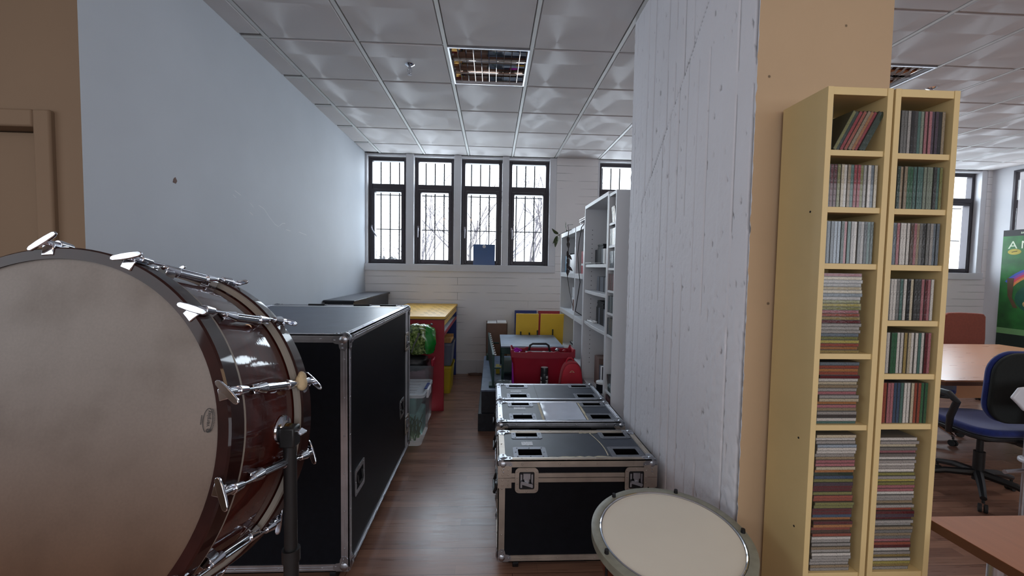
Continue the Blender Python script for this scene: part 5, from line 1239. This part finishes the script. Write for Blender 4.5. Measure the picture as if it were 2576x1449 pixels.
def task_chair(label, x, y, a, seat_m, shell_m, base_m, arms=True, z=.50, back_h=.46):
    R0 = T((x, y, 0)) @ Matrix.Rotation(math.radians(a), 4, 'Z')         # local +y is the way the chair faces
    t = thing('office_chair', label, 'chair', M=R0)
    star_base(t, .31, base_m, M['rubber'], a0=12)
    b = MB(R0); b.cyl((0, 0, .1), (0, 0, .30), .03, n=18); b.cyl((0, 0, .30), (0, 0, z - .07), .018, n=14); b.build('gas_column', M['black_plastic'], t)
    b = MB(R0); b.bx(-.11, .11, -.13, .11, z - .085, z - .045); b.cyl((.1, .02, z - .065), (.2, .03, z - .07), .008, n=8); b.cyl((.17, -.1, z - .12), (.17, -.1, z - .06), .035, n=14); b.build('mechanism', M['black_plastic'], t, bevel=.006)
    b = MB(R0); b.prism(rrect(.46, .45, .1, 6), z - .05, z - .02); b.build('seat_shell', M['black_plastic'], t, bevel=.008)
    softbox(.47, .46, .05, .11, seat_m, 'seat', t, T((0, 0, z + .004)), .022)
    BR = T((0, -.235, z + .30)) @ Matrix.Rotation(math.radians(-84), 4, 'X')
    b = MB(R0 @ BR)
    pol = [(x_ * (1 - .06 * (y_ / .23)), y_) for x_, y_ in rrect(.43, back_h, .14, 8)]
    b.prism(pol, -.012, .02); b.build('back_shell', shell_m, t, bevel=.012, seg=3)
    b = MB(R0 @ BR @ T((0, 0, .0))); b.prism([(p * 1.02, q * 1.02) for p, q in pol], .021, .055); b.build('back_cushion', seat_m, t, bevel=.016, seg=3)
    b = MB(R0); b.tube([(0, -.12, z - .06), (0, -.28, z - .04), (0, -.285, z + .1), (0, -.268, z + .26)], [.022, .022, .022, .018], 8); b.build('back_stem', M['black_plastic'], t)
    if arms:
        for s_ in (-1, 1):
            b = MB(R0); b.tube([(s_ * .14, -.02, z - .055), (s_ * .25, -.03, z - .045), (s_ * .275, -.06, z + .06), (s_ * .28, -.1, z + .17), (s_ * .28, -.05, z + .21), (s_ * .28, .12, z + .205), (s_ * .275, .2, z + .17)], [.016, .018, .02, .021, .022, .021, .016], 10); b.build('armrest', M['black_plastic'], t)
    return t


M['shell_black'] = mat('dark_chair_back', rgb(18, 22, 20), .85, var=.15, scale=60, bump=.15, bscale=400)
task_chair('blue office chair with black back seen from behind, between desk and meeting table', 3.36, 2.65, -4, M['blue_fabric'], M['shell_black'], M['black_plastic'])
s2_ = task_chair('blue swivel stool on a chrome base under the meeting table', 4.08, 3.72, 40, M['blue_fabric'], M['shell_black'], M['chrome'], False, .46, .2)
WM["swivel_stool"] = WM[s2_.name]; s2_.name = "swivel_stool"; s2_['category'] = 'stool'
for o in list(s2_.children):
    if o.name.startswith('back_'): bpy.data.objects.remove(o)
tc_ = task_chair('terracotta office chair on the far side of the meeting table', 6.07, 4.95, 150, M['terracotta'], M['terracotta'], M['chrome'], False, .46)
for o in list(tc_.children):
    if o.name.startswith(('back_shell', 'back_cushion')): bpy.data.objects.remove(o)
BR = T((6.07, 5.06, .74)) @ Matrix.Rotation(math.radians(98), 4, 'X')
b = MB(BR); pol = [(-.31, -.28), (.33, -.28), (.30, -.05), (.235, .24), (.20, .275), (.1, .283), (-.12, .29), (-.27, .283), (-.305, .26), (-.305, .2)]
b.prism(pol, -.02, .02); b.build('backrest', M['terracotta'], tc_, bevel=.012, seg=3)
wc = thing('side_chair', 'white plastic chair with a bright metal leg at the picture edge by the desk', 'chair', (3.3, 2.05, 0))
b = MB(); b.prism(rrect(.42, .42, .06, 4, 3.27, 2.05), .43, .455); b.build('seat', M['skin_white'], wc, bevel=.008)
b = MB(); P = [(3.015, .80), (3.06, .86), (3.44, .90), (3.47, .8), (3.44, .72), (3.1, .72), (3.06, .76)]
b.prism([(x_, z_) for x_, z_ in P], -2.255, -2.235, Matrix.Rotation(PI / 2, 4, 'X')); b.build('backrest', M['skin_white'], wc, bevel=.008)
for x_, y_ in ((3.1, 1.88), (3.44, 1.88), (3.1, 2.22), (3.44, 2.22)): b = MB(); b.cyl((x_, y_, 0), (x_, y_, .43), .011, n=12); b.build('leg', M['alu'], wc)
b = MB(); b.cyl((2.95, 2.2, .383), (3.44, 2.215, .40), .012, n=12); b.cyl((3.11, 2.23, .43), (3.11, 2.23, .62), .01, n=10); b.cyl((3.42, 2.23, .43), (3.42, 2.23, .62), .01, n=10); b.build('stretcher', M['alu'], wc)

# the green poster board against the right-hand wall
XP = XR - .05
ps = thing('poster_board', 'tall green poster board with rainbow picture against the far right wall', 'poster', (XP, 5.0, 0))
def pq(y0, y1, z0, z1, name, m, d): b = MB(); b.quad((XP - d, y0, z0), (XP - d, y1, z0), (XP - d, y1, z1), (XP - d, y0, z1)); return b.build(name, m, ps, smooth=False)
b = MB(); b.bx(XP, XP + .02, 4.55, 5.6, .02, 2.14); b.build('backing_board', M['shell_black'], ps)
M['poster_green'] = mat('mottled_green_print', rgb(28, 96, 36), .5, var=.5, scale=4.5, detail=6)
M['poster_dark'] = mat('dark_green_print', rgb(10, 34, 26), .5); M['poster_pale'] = mat('pale_green_print', rgb(108, 156, 100), .5, var=.05)
pq(4.55, 5.6, .77, 2.055, 'green_field', M['poster_green'], .001); pq(4.55, 5.6, .69, .77, 'pale_band', M['poster_pale'], .0012); pq(4.55, 5.6, .02, .69, 'dark_band', M['poster_dark'], .001); pq(4.55, 5.6, 2.055, 2.14, 'top_strip', M['ink'], .001)
M['letter'] = mat('pale_lettering', rgb(196, 206, 180), .5)
PM = Matrix(((0, 0, -1, XP - .002), (-1, 0, 0, 0), (0, 1, 0, 0), (0, 0, 0, 1)))
lettering('lettering', 'A', .15, PM @ T((-5.535, 1.925, 0)), M['letter'], ps, .0005, 'LEFT', 1.05); lettering('lettering', 'MO', .15, PM @ T((-5.398, 1.925, 0)), M['letter'], ps, .0005, 'LEFT', 1.05)
lettering('lettering', 'se', .055, PM @ T((-5.405, 2.098, 0)), M['letter'], ps, .0005, 'LEFT')
def disc_(cy_, cz_, ry, rz, name, m, d): b = MB(PM); b.prism([(-cy_ + ry * math.cos(k * PI / 14), cz_ + rz * math.sin(k * PI / 14)) for k in range(28)], d, d + .0004); b.build(name, m, ps, smooth=False)
disc_(5.46, 1.835, .075, .04, 'yellow_oval', mat('yellow_print', rgb(168, 150, 40), .5, var=.2), 0)
b = MB(PM); b.tube([(-5.49, 1.832, .001), (-5.46, 1.838, .001), (-5.43, 1.845, .001)], .004, 5); b.build('oval_mark', M['ink'], ps)
cc = (-5.12, 1.12)
for k, (m_, nm) in enumerate((('blue', (50, 74, 160)), ('violet', (126, 60, 140)), ('red', (190, 50, 74)), ('orange', (200, 120, 60)))):
    mm = mat(m_ + '_print', rgb(*nm), .5); b = MB(PM); r1, r2 = .52 - k * .03, .49 - k * .03
    for i in range(16):
        a, c = math.radians(10 + i * 8.4), math.radians(10 + (i + 1) * 8.4); b.quad((cc[0] + r1 * math.cos(a), cc[1] + r1 * math.sin(a), .0002), (cc[0] + r1 * math.cos(c), cc[1] + r1 * math.sin(c), .0002), (cc[0] + r2 * math.cos(c), cc[1] + r2 * math.sin(c), .0002), (cc[0] + r2 * math.cos(a), cc[1] + r2 * math.sin(a), .0002))
    b.build('rainbow_band', mm, ps, smooth=False)
b = MB(PM); b.add([(-5.52, 1.47, .0006), (-5.44, 1.47, .0006), (-5.45, 1.2, .0006), (-5.38, 1.06, .0006), (-5.43, 1.06, .0006), (-5.5, 1.22, .0006)], [(0, 5, 4, 3, 2, 1)]); b.build('brown_trunk', mat('brown_print', rgb(84, 60, 34), .5, var=.3), ps, smooth=False)
disc_(5.12, 1.2, .3, .22, 'dark_green_clearing', mat('deep_green_print', rgb(14, 76, 56), .5, var=.3), .0001)
disc_(5.27, 1.12, .06, .05, 'pale_blossom', mat('blossom_print', rgb(176, 140, 90), .5, var=.4, scale=20), .0004)

# ------------------------------------------------------------------ outside the windows
o = MB(); o.quad((-40, 6.6, -3), (60, 6.6, -3), (60, 90, -3), (-40, 90, -3)); struct(o.build('ground', M['ground_out'], smooth=False))
def tree(x, y, h, seed, label):
    R_ = random.Random(seed); b = MB(); b2 = MB()
    def grow(p, d, L, r, lev):
        mid = p + d * L * .5 + V((R_.uniform(-1, 1), R_.uniform(-1, 1), R_.uniform(-.4, .8))) * L * .06; e = p + d * L + V((0, 0, .03 * L))
        (b if lev < 2 else b2).tube([p, mid, e], [r, r * .85, r * .68], 6 if lev < 2 else 4)
        if lev >= 6: return
        n = 3 if lev < 3 else 2
        for k in range(n):
            v = (d + V((R_.uniform(-1, 1), R_.uniform(-1, 1), R_.uniform(-.25, .75))) * (.75 if lev else .6)).normalized()
            f = R_.uniform(.55, 1); grow(p + (e - p) * f if lev else e, v, L * R_.uniform(.6, .82), max(.006, r * .58), lev + 1)
    grow(V((x, y, -3)), V((R_.uniform(-.1, .1), 0, 1)).normalized(), h * .36, h * .014, 0)
    t = thing('bare_tree', label, 'tree', (x, y, -3), group='bare trees outside'); b.build('trunk', M['bark'], t); b2.build('branches', M['bark'], t)
tree(-.3, 15.5, 7.6, 4, 'bare tree outside the third window'); tree(1.9, 13, 7.6, 9, 'bare tree outside the fourth window'); tree(-2.3, 17, 6.8, 21, 'bare tree outside the second window'); tree(-5.6, 19, 5.6, 33, 'low bare tree outside the first window'); tree(4.6, 15, 8, 14, 'bare tree outside the fifth window')
def bush(x, y, r, h, seed, label):
    R_ = random.Random(seed); b = MB(); vs = []; 
    for k in range(900):
        a, c = R_.uniform(0, 2 * PI), R_.uniform(-.2, 1); s_ = math.sqrt(max(0, 1 - c * c)); q = V((x + r * s_ * math.cos(a) * R_.uniform(.75, 1), y + r * .6 * s_ * math.sin(a), -3 + h * (.25 + .75 * c) * R_.uniform(.8, 1)))
        d = V((R_.uniform(-1, 1), R_.uniform(-1, 1), R_.uniform(-1, 1))) * .22; e = V((R_.uniform(-1, 1), R_.uniform(-1, 1), R_.uniform(-1, 1))) * .22
        b.add([q - d, q + e, q + d, q - e], [(0, 1, 2, 3)])
    b.sph((x, y, -3 + h * .3), 1, 14, 8, (r * .8, r * .5, h * .55)); ob = b.build('far_shrub', M['bush'], smooth=False); tag(ob, label, 'shrub', 'shrubs beyond the windows')
bush(-6.2, 25, 2.2, 5.1, 1, 'rounded shrub far outside the first window'); bush(-2.5, 28, 3.4, 4.7, 2, 'low shrub far outside the second window'); bush(-.5, 26, 2.2, 4.9, 3, 'shrub beyond the blue card in the third window'); bush(3.2, 27, 3.0, 4.5, 4, 'low shrub far outside the fourth window'); bush(8.6, 27, 3, 4.9, 5, 'shrub far outside the fifth window')

# ------------------------------------------------------------------ light
wd = bpy.data.worlds.new('sky'); bpy.context.scene.world = wd; wd.use_nodes = True; nt = wd.node_tree; nt.nodes.clear()
ow = nt.nodes.new('ShaderNodeOutputWorld'); bg_ = nt.nodes.new('ShaderNodeBackground'); tcw = nt.nodes.new('ShaderNodeTexCoord'); sxy = nt.nodes.new('ShaderNodeSeparateXYZ')
nt.links.new(tcw.outputs['Generated'], sxy.inputs[0]); mrw = nt.nodes.new('ShaderNodeMapRange'); mrw.inputs['From Min'].default_value = -.05; mrw.inputs['From Max'].default_value = .6; nt.links.new(sxy.outputs['Z'], mrw.inputs['Value'])
rw = ramp(nt, mrw.outputs[0], [(0, (.95, .96, 1)), (.35, (.86, .93, 1)), (1, (.6, .78, 1))]); nt.links.new(rw.outputs[0], bg_.inputs[0]); bg_.inputs[1].default_value = SKY; nt.links.new(bg_.outputs[0], ow.inputs[0])
def area(name, loc, rot, sx_, sy_, power, col, portal=False):
    l = bpy.data.lights.new(name, 'AREA'); l.shape = 'RECTANGLE'; l.size = sx_; l.size_y = sy_; l.energy = power; l.color = col; l.cycles.is_portal = portal
    ob = bpy.data.objects.new(name, l); COL.objects.link(ob); ob.location = loc; ob.rotation_euler = rot; return ob
for i, (a, c) in enumerate(BAYS): area('window_portal', ((a + c) / 2, 6.03, 2.26), (-PI / 2, 0, 0), c - a, 1.5, 1, (1, 1, 1), True)
for x0_, x1_ in WX: area('window_light', ((x0_ + x1_) / 2, 5.985, 2.26), (-PI / 2, 0, 0), x1_ - x0_ - .08, 1.38, 5 if x0_ < -1.5 else 8.5 if x0_ < -.9 else 6 if x0_ < 1 else 8, (.8, .9, 1))
for n, loc, sx_, sy_, pw, col in LAMPS: area(n, loc, (0, 0, 0), sx_, sy_, pw, col)

cam = bpy.data.cameras.new('camera'); co = bpy.data.objects.new('camera', cam); COL.objects.link(co)
cam.sensor_width = 36; cam.lens = 1048.08 / 2576 * 36; cam.clip_start = .02; cam.clip_end = 300
rt = V((.99879, -.01401, -.04722)), V((-.04646, .05079, -.99763)), V((.01638, .99861, .05008))
Mc = Matrix(rt).to_4x4(); Mc.translation = V((0, 0, 1.51)); co.matrix_world = Mc
sc = bpy.context.scene; sc.camera = co
sc.view_settings.view_transform = 'Standard'; sc.view_settings.look = 'None'; sc.view_settings.exposure = EXPO
sc.cycles.max_bounces = 8; sc.cycles.diffuse_bounces = 4; sc.cycles.glossy_bounces = 4; sc.cycles.use_adaptive_sampling = True; sc.cycles.adaptive_threshold = .025; sc.cycles.transparent_max_bounces = 16; sc.cycles.sample_clamp_indirect = 6; sc.cycles.use_denoising = True
area('window_daylight', (1.4, -3.1, 1.9), (PI / 2, 0, 0), 8.0, 1.6, 58, (.86, .92, 1))  # added cool fill lamp behind the camera, no window modelled there
area('window_daylight', (-3.5, -.6, 1.9), (PI / 2, 0, -PI / 2), 3.0, 1.5, 15, (.84, .92, 1))  # second added fill, unseen at the side wall, to brighten the pier face
